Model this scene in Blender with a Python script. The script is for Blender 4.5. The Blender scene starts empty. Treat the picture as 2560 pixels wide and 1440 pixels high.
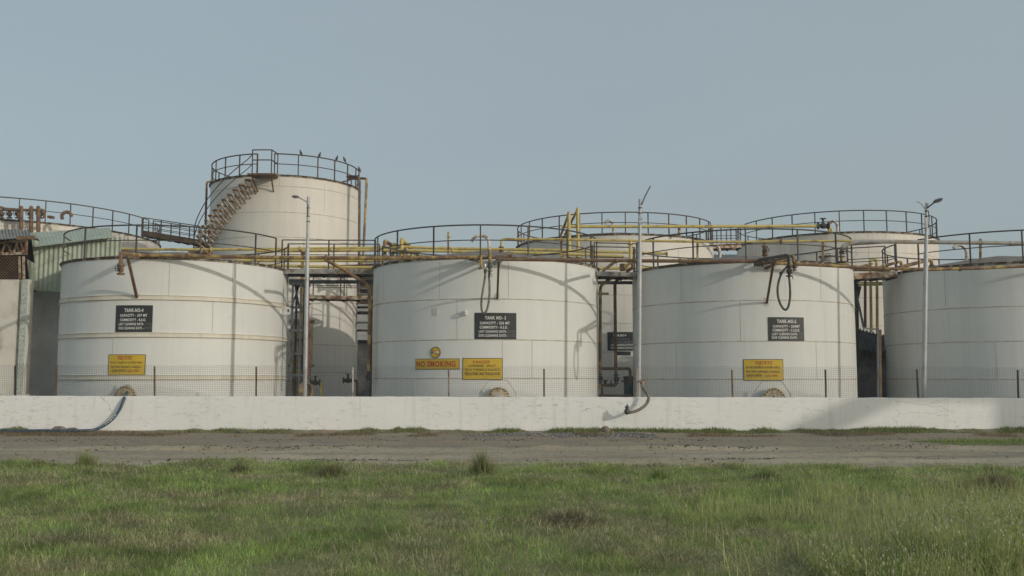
import bpy, bmesh, math, random
import numpy as np
from mathutils import Vector, Matrix
random.seed(7)
SC = bpy.context.scene
COL = SC.collection
PI = math.pi
R_ = math.radians

# ------------------------------------------------------------------ camera model (measured from the photograph)
F = 2370.0
TH = math.atan((946 - 720) / F)
H = 1.58
CT, ST = math.cos(TH), math.sin(TH)
SUN_EL = R_(15.5)
SUN = Vector((0.8 * math.cos(SUN_EL), -0.6 * math.cos(SUN_EL), math.sin(SUN_EL)))


def ray(u, v):
    a, b = (u - 1280) / F, (720 - v) / F
    return Vector((a, CT - b * ST, ST + b * CT))


def P(u, v, Y):
    d = ray(u, v)
    t = Y / d.y
    return Vector((d.x * t, Y, H + d.z * t))


def zat(v, Y):
    return P(1280, v, Y).z


# ------------------------------------------------------------------ materials
def new_mat(name):
    m = bpy.data.materials.new(name)
    m.use_nodes = True
    nt = m.node_tree
    b = nt.nodes['Principled BSDF']
    return m, nt, b


def coords(nt, scale=(1, 1, 1), kind='Object'):
    tc = nt.nodes.new('ShaderNodeTexCoord')
    mp = nt.nodes.new('ShaderNodeMapping')
    mp.inputs['Scale'].default_value = scale
    nt.links.new(tc.outputs[kind], mp.inputs['Vector'])
    return mp.outputs[0]


def geo_pos(nt, scale=(1, 1, 1)):
    g = nt.nodes.new('ShaderNodeNewGeometry')
    mp = nt.nodes.new('ShaderNodeMapping')
    mp.inputs['Scale'].default_value = scale
    nt.links.new(g.outputs['Position'], mp.inputs['Vector'])
    return mp.outputs[0]


def noise(nt, vec, scale, detail=5, rough=0.6, dist=0.0):
    n = nt.nodes.new('ShaderNodeTexNoise')
    n.inputs['Scale'].default_value = scale
    n.inputs['Detail'].default_value = detail
    n.inputs['Roughness'].default_value = rough
    n.inputs['Distortion'].default_value = dist
    nt.links.new(vec, n.inputs['Vector'])
    return n.outputs['Fac']


def ramp(nt, fac, stops):
    r = nt.nodes.new('ShaderNodeValToRGB')
    e = r.color_ramp.elements
    while len(e) < len(stops):
        e.new(0.5)
    for i, (p, c) in enumerate(stops):
        e[i].position = p
        e[i].color = (c[0], c[1], c[2], 1) if hasattr(c, '__len__') else (c, c, c, 1)
    nt.links.new(fac, r.inputs[0])
    return r.outputs[0]


def mixc(nt, fac, a, b, mode='MIX'):
    m = nt.nodes.new('ShaderNodeMix')
    m.data_type = 'RGBA'
    m.blend_type = mode
    for s, val in ((m.inputs[0], fac), (m.inputs[6], a), (m.inputs[7], b)):
        if hasattr(val, 'is_linked'):
            nt.links.new(val, s)
        elif hasattr(val, '__len__'):
            s.default_value = (val[0], val[1], val[2], 1)
        else:
            s.default_value = val
    return m.outputs[2]


def math_n(nt, op, a, b):
    m = nt.nodes.new('ShaderNodeMath')
    m.operation = op
    for s, val in zip(m.inputs, (a, b)):
        if hasattr(val, 'is_linked'):
            nt.links.new(val, s)
        else:
            s.default_value = val
    return m.outputs[0]


def bump(nt, b, fac, strength, dist=0.02):
    n = nt.nodes.new('ShaderNodeBump')
    n.inputs['Strength'].default_value = strength
    n.inputs['Distance'].default_value = dist
    nt.links.new(fac, n.inputs['Height'])
    nt.links.new(n.outputs[0], b.inputs['Normal'])


def worn(name, base, spot, amount=0.5, scale=6, rough=0.6, metal=0.0, tint=0.12, bumpy=0.15):
    """painted steel with patches of rust or dirt of their own"""
    m, nt, b = new_mat(name)
    v = geo_pos(nt)
    n1 = noise(nt, v, scale, 6, 0.65)
    n2 = noise(nt, v, scale * 0.35, 3, 0.6)
    dark = tuple(c * (1 - tint) for c in base)
    lite = tuple(min(1, c * (1 + tint)) for c in base)
    c0 = ramp(nt, n2, [(0.3, dark), (0.7, lite)])
    w = 0.62 - 0.24 * amount
    f = ramp(nt, n1, [(w - 0.05, 0), (w + 0.08, 1)])
    b_ = mixc(nt, f, c0, spot)
    nt.links.new(b_, b.inputs['Base Color'])
    b.inputs['Roughness'].default_value = rough
    b.inputs['Metallic'].default_value = metal
    if bumpy:
        bump(nt, b, n1, bumpy, 0.01)
    return m


def tank_paint(name, base, dirt, rust_amt=0.3, streak=0.5, seed=0.0):
    m, nt, b = new_mat(name)
    v = coords(nt, (1, 1, 1))
    vs = coords(nt, (2.4, 2.4, 0.10))
    vs2 = coords(nt, (9, 9, 0.22))
    big = noise(nt, v, 0.7 + seed * 0.05, 4, 0.6)
    st = noise(nt, vs, 1.0, 6, 0.65)
    st2 = noise(nt, vs2, 1.0, 4, 0.6)
    c = ramp(nt, big, [(0.3, tuple(x * 0.93 for x in base)), (0.7, base)])
    f = ramp(nt, st, [(0.46, 0), (0.72, streak)])
    c = mixc(nt, f, c, dirt)
    f2 = ramp(nt, st2, [(0.55, 0), (0.8, streak * 0.6)])
    c = mixc(nt, f2, c, tuple(x * 0.8 for x in dirt))
    # small rust blooms
    fine = noise(nt, v, 9, 7, 0.7)
    mask = noise(nt, v, 0.9, 2, 0.5)
    rr = math_n(nt, 'MULTIPLY', ramp(nt, fine, [(0.62, 0), (0.7, 1)]), ramp(nt, mask, [(0.5, 0), (0.66, rust_amt)]))
    c = mixc(nt, rr, c, (0.24, 0.13, 0.06))
    nt.links.new(c, b.inputs['Base Color'])
    b.inputs['Roughness'].default_value = 0.55
    b.inputs['Specular IOR Level'].default_value = 0.3
    bump(nt, b, noise(nt, v, 1.3, 3, 0.5), 0.4, 0.03)
    return m


def seam_mat(name, base, rust_amt):
    m, nt, b = new_mat(name)
    v = coords(nt, (1, 1, 1))
    n1 = noise(nt, v, 2.2, 6, 0.7)
    n2 = noise(nt, v, 14, 3, 0.6)
    f = ramp(nt, n1, [(0.42, 0), (0.62, rust_amt)])
    c = mixc(nt, f, base, (0.37, 0.26, 0.14))
    c = mixc(nt, ramp(nt, n2, [(0.45, 0), (0.65, 0.4)]), c, (0.3, 0.27, 0.22))
    nt.links.new(c, b.inputs['Base Color'])
    b.inputs['Roughness'].default_value = 0.75
    return m


def plain(name, col, rough=0.6, metal=0.0, var=0.1, scale=5):
    m, nt, b = new_mat(name)
    n = noise(nt, geo_pos(nt), scale, 5, 0.65)
    c = ramp(nt, n, [(0.3, tuple(x * (1 - var) for x in col)), (0.7, tuple(min(1, x * (1 + var)) for x in col))])
    nt.links.new(c, b.inputs['Base Color'])
    b.inputs['Roughness'].default_value = rough
    b.inputs['Metallic'].default_value = metal
    return m


RUST = (0.155, 0.09, 0.06)
M = {}
M['tank_a'] = tank_paint('white_tank_paint', (0.76, 0.77, 0.735), (0.64, 0.64, 0.595), 0.5, 0.32, 0)
M['tank_b'] = tank_paint('cream_tank_paint', (0.755, 0.73, 0.66), (0.62, 0.575, 0.50), 0.8, 0.45, 1)
M['tank_c'] = tank_paint('rust_stained_tank_paint', (0.77, 0.735, 0.66), (0.52, 0.44, 0.34), 1.0, 0.6, 2)
M['tank_d'] = tank_paint('greyed_tank_paint', (0.735, 0.745, 0.71), (0.59, 0.595, 0.55), 0.4, 0.42, 3)
M['seam'] = seam_mat('weld_seam_paint', (0.62, 0.60, 0.53), 0.6)
M['plate'] = seam_mat('plate_seam_paint', (0.62, 0.60, 0.54), 0.25)
M['band'] = tank_paint('band_paint', (0.72, 0.685, 0.59), (0.55, 0.47, 0.36), 1.0, 0.6, 4)
M['curb'] = worn('rim_steel', (0.46, 0.42, 0.34), (0.11, 0.085, 0.06), 0.75, 5, 0.8)
M['roof'] = worn('roof_steel', (0.27, 0.24, 0.21), (0.17, 0.12, 0.09), 0.5, 3, 0.85)
M['rail'] = worn('dark_rail_steel', (0.062, 0.064, 0.064), (0.095, 0.065, 0.05), 0.4, 2.5, 0.6)
M['rail_brown'] = worn('rusty_rail_steel', (0.085, 0.07, 0.064), (0.125, 0.08, 0.06), 0.4, 2.5, 0.7)
M['yellow'] = worn('yellow_pipe_paint', (0.57, 0.455, 0.15), (0.32, 0.22, 0.10), 0.18, 4, 0.5)
M['yellow_rust'] = worn('rusty_yellow_pipe_paint', (0.47, 0.34, 0.11), (0.18, 0.105, 0.06), 0.70, 3.2, 0.65)
M['rust'] = worn('rusty_steel', RUST, (0.24, 0.16, 0.08), 0.45, 4, 0.8)
M['rust_light'] = worn('flaking_rusty_steel', (0.50, 0.42, 0.31), (0.20, 0.095, 0.05), 0.5, 5, 0.8)
M['dark'] = worn('dark_steel', (0.035, 0.037, 0.036), (0.07, 0.05, 0.04), 0.3, 5, 0.6)
M['bluegrey'] = worn('blue_grey_steel', (0.12, 0.145, 0.17), (0.09, 0.075, 0.06), 0.3, 4, 0.6)
M['deck_grey'] = worn('grey_deck_steel', (0.34, 0.34, 0.32), (0.16, 0.10, 0.06), 0.4, 3, 0.7)
M['red'] = worn('red_pipe_paint', (0.24, 0.045, 0.045), (0.10, 0.04, 0.03), 0.4, 4, 0.55)
M['white_pipe'] = worn('white_pipe_paint', (0.66, 0.63, 0.57), (0.2, 0.1, 0.05), 0.35, 6, 0.6)
M['grey_pipe'] = worn('grey_pipe_paint', (0.36, 0.36, 0.34), (0.30, 0.22, 0.12), 0.3, 3, 0.5)
M['galv'] = worn('galvanised_pole', (0.46, 0.48, 0.49), (0.38, 0.38, 0.37), 0.3, 3, 0.5, 0.15, 0.1, 0.0)
M['rubber'] = worn('dark_rubber', (0.05, 0.053, 0.048), (0.10, 0.10, 0.085), 0.4, 8, 0.5)
M['rubber_grey'] = worn('dusty_rubber', (0.20, 0.19, 0.155), (0.10, 0.095, 0.08), 0.4, 8, 0.65)
M['blue_hose'] = worn('blue_hose_rubber', (0.032, 0.072, 0.115), (0.06, 0.105, 0.145), 0.35, 9, 0.4)
M['teal'] = worn('teal_paint', (0.06, 0.12, 0.12), (0.06, 0.07, 0.06), 0.4, 5, 0.5)
M['cream'] = worn('cream_flange_paint', (0.55, 0.47, 0.30), (0.36, 0.26, 0.14), 0.4, 6, 0.6)
M['silver'] = plain('silver_foil', (0.6, 0.6, 0.6), 0.3, 0.7, 0.3, 20)
M['black_sign'] = plain('black_sign_paint', (0.030, 0.034, 0.034), 0.55, 0, 0.15, 4)
M['white_letter'] = plain('white_letter_paint', (0.72, 0.72, 0.68), 0.6, 0, 0.08, 8)
M['grey_letter'] = plain('faded_chalk', (0.22, 0.23, 0.23), 0.8, 0, 0.3, 20)
M['yellow_sign'] = plain('yellow_sign_paint', (0.62, 0.43, 0.045), 0.5, 0, 0.08, 3)
M['red_letter'] = plain('red_letter_paint', (0.42, 0.055, 0.035), 0.55, 0, 0.15, 8)
M['sign_border'] = plain('dark_sign_border', (0.05, 0.05, 0.045), 0.6, 0, 0.15, 8)
M['black_letter'] = plain('dark_letter_paint', (0.09, 0.075, 0.03), 0.6, 0, 0.2, 8)
M['green_sheet'] = worn('green_sheet_paint', (0.42, 0.475, 0.375), (0.34, 0.395, 0.305), 0.4, 2.2, 0.6)
M['asbestos'] = worn('grey_corrugated_sheet', (0.30, 0.295, 0.27), (0.19, 0.19, 0.175), 0.5, 2, 0.9)
M['asbestos_dark'] = worn('dark_corrugated_sheet', (0.105, 0.11, 0.105), (0.06, 0.06, 0.058), 0.5, 2, 0.9)
M['plaster'] = worn('cream_plaster', (0.74, 0.70, 0.62), (0.62, 0.58, 0.50), 0.4, 1.5, 0.85)
M['concrete'] = worn('grey_concrete', (0.42, 0.42, 0.40), (0.30, 0.30, 0.285), 0.45, 1.6, 0.9)
M['terrazzo'] = worn('speckled_green_paint', (0.36, 0.42, 0.36), (0.60, 0.61, 0.55), 0.5, 18, 0.8)
M['interior'] = plain('interior_shade', (0.02, 0.02, 0.019), 0.9, 0, 0.2, 1)  # near-black colour stands in for the shade inside the shed
M['pale_plaster'] = worn('pale_grey_plaster', (0.80, 0.80, 0.77), (0.68, 0.68, 0.65), 0.4, 1.5, 0.85)
M['dim_wall'] = worn('dim_grey_wall', (0.13, 0.13, 0.12), (0.07, 0.07, 0.065), 0.5, 1.0, 0.9)
M['bird'] = plain('pigeon_feathers', (0.075, 0.08, 0.09), 0.8, 0, 0.3, 30)
M['stone'] = worn('brown_stone', (0.22, 0.19, 0.15), (0.12, 0.10, 0.085), 0.5, 6, 0.9, 0, 0.2, 0.5)
M['glass'] = plain('lamp_glass', (0.35, 0.37, 0.36), 0.25, 0, 0.05, 3)
M['lamp'] = worn('lamp_housing', (0.10, 0.11, 0.115), (0.17, 0.17, 0.16), 0.3, 6, 0.5)
M['wire'] = plain('mesh_wire', (0.10, 0.11, 0.12), 0.5, 0.3, 0.2, 3)


# ------------------------------------------------------------------ mesh builder
class MB:
    def __init__(s):
        s.v, s.f = [], []

    def add(s, vs, fs):
        n = len(s.v)
        s.v += [Vector(p) for p in vs]
        s.f += [tuple(i + n for i in f) for f in fs]
        return s

    def box(s, x0, x1, y0, y1, z0, z1):
        vs = [(x, y, z) for z in (z0, z1) for y in (y0, y1) for x in (x0, x1)]
        return s.add(vs, [(0, 2, 3, 1), (4, 5, 7, 6), (0, 1, 5, 4), (2, 6, 7, 3), (0, 4, 6, 2), (1, 3, 7, 5)])

    def bar(s, p0, p1, w, h=None, up=(0, 0, 1)):
        h = w if h is None else h
        p0, p1 = Vector(p0), Vector(p1)
        d = (p1 - p0).normalized()
        up = Vector(up)
        if abs(d.dot(up)) > 0.98:
            up = Vector((0, 1, 0))
        a = d.cross(up).normalized() * (w / 2)
        b = a.cross(d).normalized() * (h / 2)
        vs = []
        for p in (p0, p1):
            vs += [p - a - b, p + a - b, p + a + b, p - a + b]
        return s.add(vs, [(3, 2, 1, 0), (4, 5, 6, 7), (0, 1, 5, 4), (1, 2, 6, 5), (2, 3, 7, 6), (3, 0, 4, 7)])

    def tube(s, pts, r, n=8, closed=False):
        pts = [Vector(p) for p in pts]
        N = len(pts)
        rs = r if hasattr(r, '__len__') else [r] * N
        tang = []
        for i in range(N):
            if closed:
                t = pts[(i + 1) % N] - pts[i - 1]
            else:
                t = pts[min(i + 1, N - 1)] - pts[max(i - 1, 0)]
            tang.append(t.normalized())
        ref = Vector((0, 0, 1)) if abs(tang[0].z) < 0.9 else Vector((0, 1, 0))
        a = tang[0].cross(ref).normalized()
        vs, fs = [], []
        for i in range(N):
            t = tang[i]
            a = (a - t * a.dot(t)).normalized()
            b = t.cross(a)
            for k in range(n):
                g = 2 * PI * k / n
                vs.append(pts[i] + (a * math.cos(g) + b * math.sin(g)) * rs[i])
        M_ = N if closed else N - 1
        for i in range(M_):
            j = (i + 1) % N
            for k in range(n):
                l = (k + 1) % n
                fs.append((i * n + k, i * n + l, j * n + l, j * n + k))
        if not closed:
            fs.append(tuple(range(n - 1, -1, -1)))
            fs.append(tuple((N - 1) * n + k for k in range(n)))
        return s.add(vs, fs)

    def cyl(s, p0, p1, r0, r1=None, n=14):
        return s.tube([p0, p1], [r0, r0 if r1 is None else r1], n)

    def lathe(s, c, prof, n=24, axis=(0, 0, 1)):
        """prof = list of (radius, distance along axis)"""
        ax = Vector(axis).normalized()
        ref = Vector((0, 0, 1)) if abs(ax.z) < 0.9 else Vector((1, 0, 0))
        a = ax.cross(ref).normalized()
        b = ax.cross(a)
        c = Vector(c)
        vs, fs = [], []
        for r, z in prof:
            for k in range(n):
                g = 2 * PI * k / n
                vs.append(c + ax * z + (a * math.cos(g) + b * math.sin(g)) * max(r, 1e-4))
        for i in range(len(prof) - 1):
            for k in range(n):
                l = (k + 1) % n
                fs.append((i * n + k, i * n + l, (i + 1) * n + l, (i + 1) * n + k))
        return s.add(vs, fs)

    def ball(s, c, r, n=10, sc=(1, 1, 1), rot=None):
        vs, fs = [], []
        m = n // 2 + 1
        for i in range(m + 1):
            th = PI * i / m
            for k in range(n):
                g = 2 * PI * k / n
                p = Vector((r * sc[0] * math.sin(th) * math.cos(g), r * sc[1] * math.sin(th) * math.sin(g), r * sc[2] * math.cos(th)))
                if rot:
                    p = rot @ p
                vs.append(Vector(c) + p)
        for i in range(m):
            for k in range(n):
                l = (k + 1) % n
                fs.append((i * n + k, (i + 1) * n + k, (i + 1) * n + l, i * n + l))
        return s.add(vs, fs)

    def build(s, name, mat, parent=None, loc=None, smooth=True):
        off = Vector((0, 0, 0))
        q = parent
        while q is not None:
            off += q.location
            q = q.parent
        loc = Vector(loc) if loc is not None else Vector((0, 0, 0))
        me = bpy.data.meshes.new(name)
        me.from_pydata([tuple(p - off - loc) for p in s.v], [], s.f)
        bm = bmesh.new()
        bm.from_mesh(me)
        bmesh.ops.recalc_face_normals(bm, faces=bm.faces)
        bm.to_mesh(me)
        bm.free()
        if smooth:
            me.shade_smooth()
            me.set_sharp_from_angle(angle=R_(38))
        me.materials.append(M[mat] if isinstance(mat, str) else mat)
        o = bpy.data.objects.new(name, me)
        COL.objects.link(o)
        o.location = loc
        if parent is not None:
            o.parent = parent
        return o


def tag(o, label=None, cat=None, group=None, kind=None):
    for k, val in (('label', label), ('category', cat), ('group', group), ('kind', kind)):
        if val:
            o[k] = val
    return o


def thing(name, label, cat, loc, group=None):
    o = bpy.data.objects.new(name, None)
    o.empty_display_size = 0.2
    COL.objects.link(o)
    o.location = Vector(loc)
    return tag(o, label, cat, group)


def fillet(pts, r, n=5):
    pts = [Vector(p) for p in pts]
    out = [pts[0]]
    for i in range(1, len(pts) - 1):
        a, b, c = pts[i - 1], pts[i], pts[i + 1]
        d0, d1 = (a - b), (c - b)
        if d0.normalized().dot(d1.normalized()) < -0.995:
            out.append(b)
            continue
        k = min(r, d0.length * 0.48, d1.length * 0.48)
        p, q = b + d0.normalized() * k, b + d1.normalized() * k
        for j in range(n + 1):
            t = j / n
            out.append(p * (1 - t) ** 2 + b * 2 * t * (1 - t) + q * t * t)
    out.append(pts[-1])
    return out


def spline(pts, n=8):
    pts = [Vector(p) for p in pts]
    out = []
    for i in range(len(pts) - 1):
        p0, p1, p2, p3 = pts[max(i - 1, 0)], pts[i], pts[i + 1], pts[min(i + 2, len(pts) - 1)]
        for j in range(n):
            t = j / n
            out.append(0.5 * ((2 * p1) + (p2 - p0) * t + (2 * p0 - 5 * p1 + 4 * p2 - p3) * t * t + (3 * p1 - p0 - 3 * p2 + p3) * t ** 3))
    out.append(pts[-1])
    return out


def pxs(lst, Y=None):
    return [P(p[0], p[1], p[2] if len(p) > 2 else Y) for p in lst]


def flange(mb, p, axis, r, t=0.03):
    a = Vector(axis).normalized()
    mb.lathe(p, [(0, -t / 2), (r, -t / 2), (r, t / 2), (0, t / 2)], 14, a)


def valve(parent, p, axis, s=1.0, mat='dark', wheel=(0, -1, 0), label=None):
    """gate valve: body, two flanges, bonnet; the hand wheel is its sub-part"""
    p = Vector(p)
    a = Vector(axis).normalized()
    w = Vector(wheel).normalized()
    b = MB()
    b.lathe(p, [(0.0, -0.16 * s), (0.05 * s, -0.16 * s), (0.05 * s, -0.09 * s), (0.085 * s, -0.05 * s), (0.085 * s, 0.05 * s),
                (0.05 * s, 0.09 * s), (0.05 * s, 0.16 * s), (0, 0.16 * s)], 12, a)
    flange(b, p - a * 0.15 * s, a, 0.105 * s, 0.035 * s)
    flange(b, p + a * 0.15 * s, a, 0.105 * s, 0.035 * s)
    b.cyl(p, p + w * 0.2 * s, 0.04 * s, 0.03 * s, 10)
    o = b.build('valve', mat, parent)
    hw = MB()
    c = p + w * 0.21 * s
    ref = a.cross(w).normalized()
    n = 14
    hw.tube([c + (a * math.cos(2 * PI * k / n) + ref * math.sin(2 * PI * k / n)) * 0.085 * s for k in range(n)], 0.012 * s, 5, True)
    hw.bar(c - a * 0.08 * s, c + a * 0.08 * s, 0.018 * s)
    hw.bar(c - ref * 0.08 * s, c + ref * 0.08 * s, 0.018 * s)
    hw.build('handwheel', 'dark', o)
    return o


# ------------------------------------------------------------------ text on flat or curved boards
def text_polys(s, bold=0.0):
    cu = bpy.data.curves.new('lettering', 'FONT')
    cu.body = s
    cu.size = 1.0
    cu.offset = bold
    cu.resolution_u = 3
    if ord(s.strip()[0]) < 256:
        cu.space_character = 1.14
    else:
        cu.offset = 0.0
    o = bpy.data.objects.new('lettering', cu)
    COL.objects.link(o)
    dg = bpy.context.evaluated_depsgraph_get()
    me = bpy.data.meshes.new_from_object(o.evaluated_get(dg))
    vs = [(p.co.x, p.co.y) for p in me.vertices]
    fs = [tuple(p.vertices) for p in me.polygons]
    bpy.data.objects.remove(o)
    bpy.data.meshes.remove(me)
    bpy.data.curves.remove(cu)
    return vs, fs


class Tank:
    """cylinder geometry: px hits and points on the shell"""
    def __init__(s, cx, cy, R):
        s.cx, s.cy, s.R = cx, cy, R

    def pt(s, phi, z, dr=0.0):
        r = s.R + dr
        return Vector((s.cx + r * math.sin(phi), s.cy - r * math.cos(phi), z))

    def hit(s, u, v, dr=0.0):
        d = ray(u, v)
        R = s.R + dr
        a = d.x ** 2 + d.y ** 2
        b = -2 * (d.x * s.cx + d.y * s.cy)
        c = s.cx ** 2 + s.cy ** 2 - R * R
        q = max(b * b - 4 * a * c, 0)
        t = (-b - math.sqrt(q)) / (2 * a)
        p = Vector((d.x * t, d.y * t, H + d.z * t))
        return math.atan2(p.x - s.cx, -(p.y - s.cy)), p.z


def patch(tank, u0, v0, u1, v1, dr, nx=10, thick=0.0, inset=0.0):
    """mesh panel wrapped on the shell between two px corners"""
    vm = (v0 + v1) / 2
    um = (u0 + u1) / 2
    pa, pb = tank.hit(u0, vm)[0], tank.hit(u1, vm)[0]
    zt, zb = tank.hit(um, v0)[1], tank.hit(um, v1)[1]
    pa += inset / tank.R
    pb -= inset / tank.R
    zt -= inset
    zb += inset
    mb = MB()
    vs, fs = [], []
    for i in range(nx + 1):
        ph = pa + (pb - pa) * i / nx
        for z, d in ((zb, dr), (zt, dr), (zt, dr - thick), (zb, dr - thick)):
            vs.append(tank.pt(ph, z, d))
    for i in range(nx):
        for k in range(4 if thick else 1):
            l = (k + 1) % 4
            fs.append((i * 4 + k, i * 4 + l, i * 4 + 4 + l, i * 4 + 4 + k))
    if thick:
        fs += [(0, 1, 2, 3), (nx * 4 + 3, nx * 4 + 2, nx * 4 + 1, nx * 4)]
    mb.add(vs, fs)
    return mb


def lettering(parent, tank, s, u0, v0, u1, v1, mat, dr, bold=0.032):
    vs, fs = text_polys(s, bold)
    if not vs:
        return
    xs = [p[0] for p in vs]
    ys = [p[1] for p in vs]
    vm, um = (v0 + v1) / 2, (u0 + u1) / 2
    pa, pb = tank.hit(u0, vm)[0], tank.hit(u1, vm)[0]
    zt, zb = tank.hit(um, v0)[1], tank.hit(um, v1)[1]
    mb = MB()
    out = []
    for x, y in vs:
        ph = pa + (pb - pa) * (x - min(xs)) / (max(xs) - min(xs))
        z = zb + (zt - zb) * (y - min(ys)) / (max(ys) - min(ys))
        out.append(tank.pt(ph, z, dr))
    mb.add(out, fs)
    return mb.build('lettering', mat, parent, smooth=False)
# ================================================================== TANKS
T4 = Tank(-11.50, 32.57, 3.68)
T3 = Tank(-0.91, 32.98, 3.90)
T2 = Tank(7.93, 32.80, 3.72)
T1 = Tank(17.00, 32.90, 3.80)
T5 = Tank(-10.14, 41.99, 3.25)
T6 = Tank(4.86, 44.74, 4.63)
T7 = Tank(15.90, 46.34, 4.68)
T8 = Tank(-25.35, 47.70, 7.00)


def ring_arcs(gaps):
    """angles (deg) kept after removing the gaps"""
    if not gaps:
        return [(0, 360, True)]
    g = sorted(gaps)
    out = []
    for i in range(len(g)):
        a = g[i][1]
        b = g[(i + 1) % len(g)][0]
        while b <= a:
            b += 360
        out.append((a, b, False))
    return out


def railing(root, t, z, h, n, phase, gaps=(), mat='rail', r=0.024, ends=True):
    gaps = list(gaps)
    dr = -0.03
    top = MB()
    mid = MB()
    for a, b, closed in ring_arcs(gaps):
        k = max(6, int((b - a) / 3.5))
        angs = [R_(a + (b - a) * i / k) for i in range(k if closed else k + 1)]
        top.tube([t.pt(g, z + h, dr) for g in angs], r, 8, closed)
        mid.tube([t.pt(g, z + h * 0.52, dr) for g in angs], r * 0.72, 6, closed)
    rl = top.build('railing', mat, root)
    mid.build('mid_rail', mat, rl)
    phase -= math.degrees(math.atan2(t.cx, t.cy))      # phases are counted from the camera-facing side
    angs = [phase + 360 * i / n for i in range(n)]
    for g in gaps:
        angs += [g[0], g[1]]
    for a in angs:
        aa = a % 360
        if any((g[0] % 360) + 2 < aa < (g[0] % 360) + (g[1] - g[0]) - 2 for g in gaps):
            continue
        p0, p1 = t.pt(R_(a), z - 0.03, dr), t.pt(R_(a), z + h, dr)
        pm = MB()
        pm.bar(p0, p1, 0.042, 0.042, up=(math.sin(R_(a)), -math.cos(R_(a)), 0))
        pm.build('rail_post', mat, rl, smooth=False)
    return rl


def make_tank(t, label, zrim, seams, apex, paint, rail, zbase=0.25, plates=(), seam_h=0.018, bands=()):
    root = thing('storage_tank', label, 'storage tank', (t.cx, t.cy, 0), 'vertical steel storage tanks of the depot')
    n = 128
    sh = MB()
    zs = [zbase] + [zbase + (zrim - zbase) * i / 8 for i in range(1, 9)]
    vs = [t.pt(2 * PI * k / n, z) for z in zs for k in range(n)]
    fs = [(i * n + k, i * n + (k + 1) % n, (i + 1) * n + (k + 1) % n, (i + 1) * n + k) for i in range(8) for k in range(n)]
    sh.add(vs, fs)
    shell = sh.build('shell', paint, root)
    c = Vector((t.cx, t.cy, 0))
    rf = MB().lathe(c, [(t.R + 0.03, zrim + 0.012), (t.R * 0.6, zrim + 0.02 + apex * 0.42), (t.R * 0.25, zrim + 0.02 + apex * 0.78), (0.0, zrim + 0.02 + apex)], 96)
    rf.build('roof', 'roof', root)
    cb = MB().lathe(c, [(t.R + 0.002, zrim - 0.075), (t.R + 0.02, zrim - 0.075), (t.R + 0.022, zrim - 0.012), (t.R + 0.07, zrim - 0.010),
                        (t.R + 0.07, zrim + 0.006), (t.R + 0.002, zrim + 0.006)], 128)
    cb.build('rim', 'curb', root)
    for z in seams:
        s = MB().lathe(c, [(t.R + 0.001, z - seam_h), (t.R + 0.009, z - seam_h * 0.5), (t.R + 0.009, z + seam_h * 0.5), (t.R + 0.001, z + seam_h)], 128)
        s.build('weld_seam', 'seam', root)
    for z0, z1 in bands:
        s = MB().lathe(c, [(t.R + 0.001, z0), (t.R + 0.055, z0), (t.R + 0.055, z0 + 0.012), (t.R + 0.014, z0 + 0.02), (t.R + 0.014, z1 - 0.012), (t.R + 0.04, z1 - 0.006),
                            (t.R + 0.04, z1), (t.R + 0.001, z1)], 128)
        s.build('stiffening_band', 'band', root)
    if plates:
        for u, v0, v1 in plates:
            pm = MB()
            ph, z1 = t.hit(u, v0)
            z0 = t.hit(u, v1)[1]
            w = 0.012 / t.R
            pm.add([t.pt(ph - w, z0, .002), t.pt(ph, z0, .007), t.pt(ph + w, z0, .002), t.pt(ph - w, z1, .002), t.pt(ph, z1, .007), t.pt(ph + w, z1, .002)],
                   [(0, 1, 4, 3), (1, 2, 5, 4)])
            pm.build('plate_seam', 'plate', root)
    if rail:
        railing(root, t, zrim, **rail)
    return root, shell


def front_z(t, v):
    """height on the shell's camera-nearest generator for photo row v"""
    u = 1280 + (F / CT) * t.cx / t.cy
    return t.hit(u, v)[1]


Z4, Z3, Z2, Z1 = front_z(T4, 643), front_z(T3, 641), front_z(T2, 651), front_z(T1, 655)
Z5, Z6, Z7, Z8 = front_z(T5, 437), front_z(T6, 584), front_z(T7, 580), front_z(T8, 548)

tank4, shell4 = make_tank(T4, 'white tank with raised bands and the TANK-NO-4 board', Z4, [], 0.62, M['tank_a'],
                          dict(h=0.98, n=12, phase=9.5, gaps=[(76, 98)]),
                          plates=[(425, 652, 738), (533, 752, 830), (283, 845, 940), (583, 651, 738), (708, 700, 742)],
                          bands=[(front_z(T4, 750), front_z(T4, 739)), (front_z(T4, 843), front_z(T4, 832)), (front_z(T4, 949), front_z(T4, 938))])
tank3, shell3 = make_tank(T3, 'white tank with the TANK NO-3 board, a round no smoking sign and a danger sign', Z3,
                          [front_z(T3, 747), front_z(T3, 849), front_z(T3, 946)], 0.70, M['tank_a'],
                          dict(h=0.99, n=16, phase=-2.6, gaps=[(82, 101), (-104, -84)]),
                          plates=[(1271, 655, 747), (1143, 748, 849), (1256, 850, 945), (1032, 947, 990), (960, 668, 760), (1100, 650, 748), (1330, 849, 946)])
tank2, shell2 = make_tank(T2, 'white tank with the TANK-NO-2 board and long black hose loop', Z2,
                          [front_z(T2, 751), front_z(T2, 853), front_z(T2, 948)], 0.6, M['tank_d'],
                          dict(h=0.98, n=14, phase=3, gaps=[(72, 100), (-104, -82)]),
                          plates=[(1745, 948, 992), (1702, 655, 752), (1850, 752, 853), (1690, 855, 948), (2040, 853, 948), (2050, 660, 752)])
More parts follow.
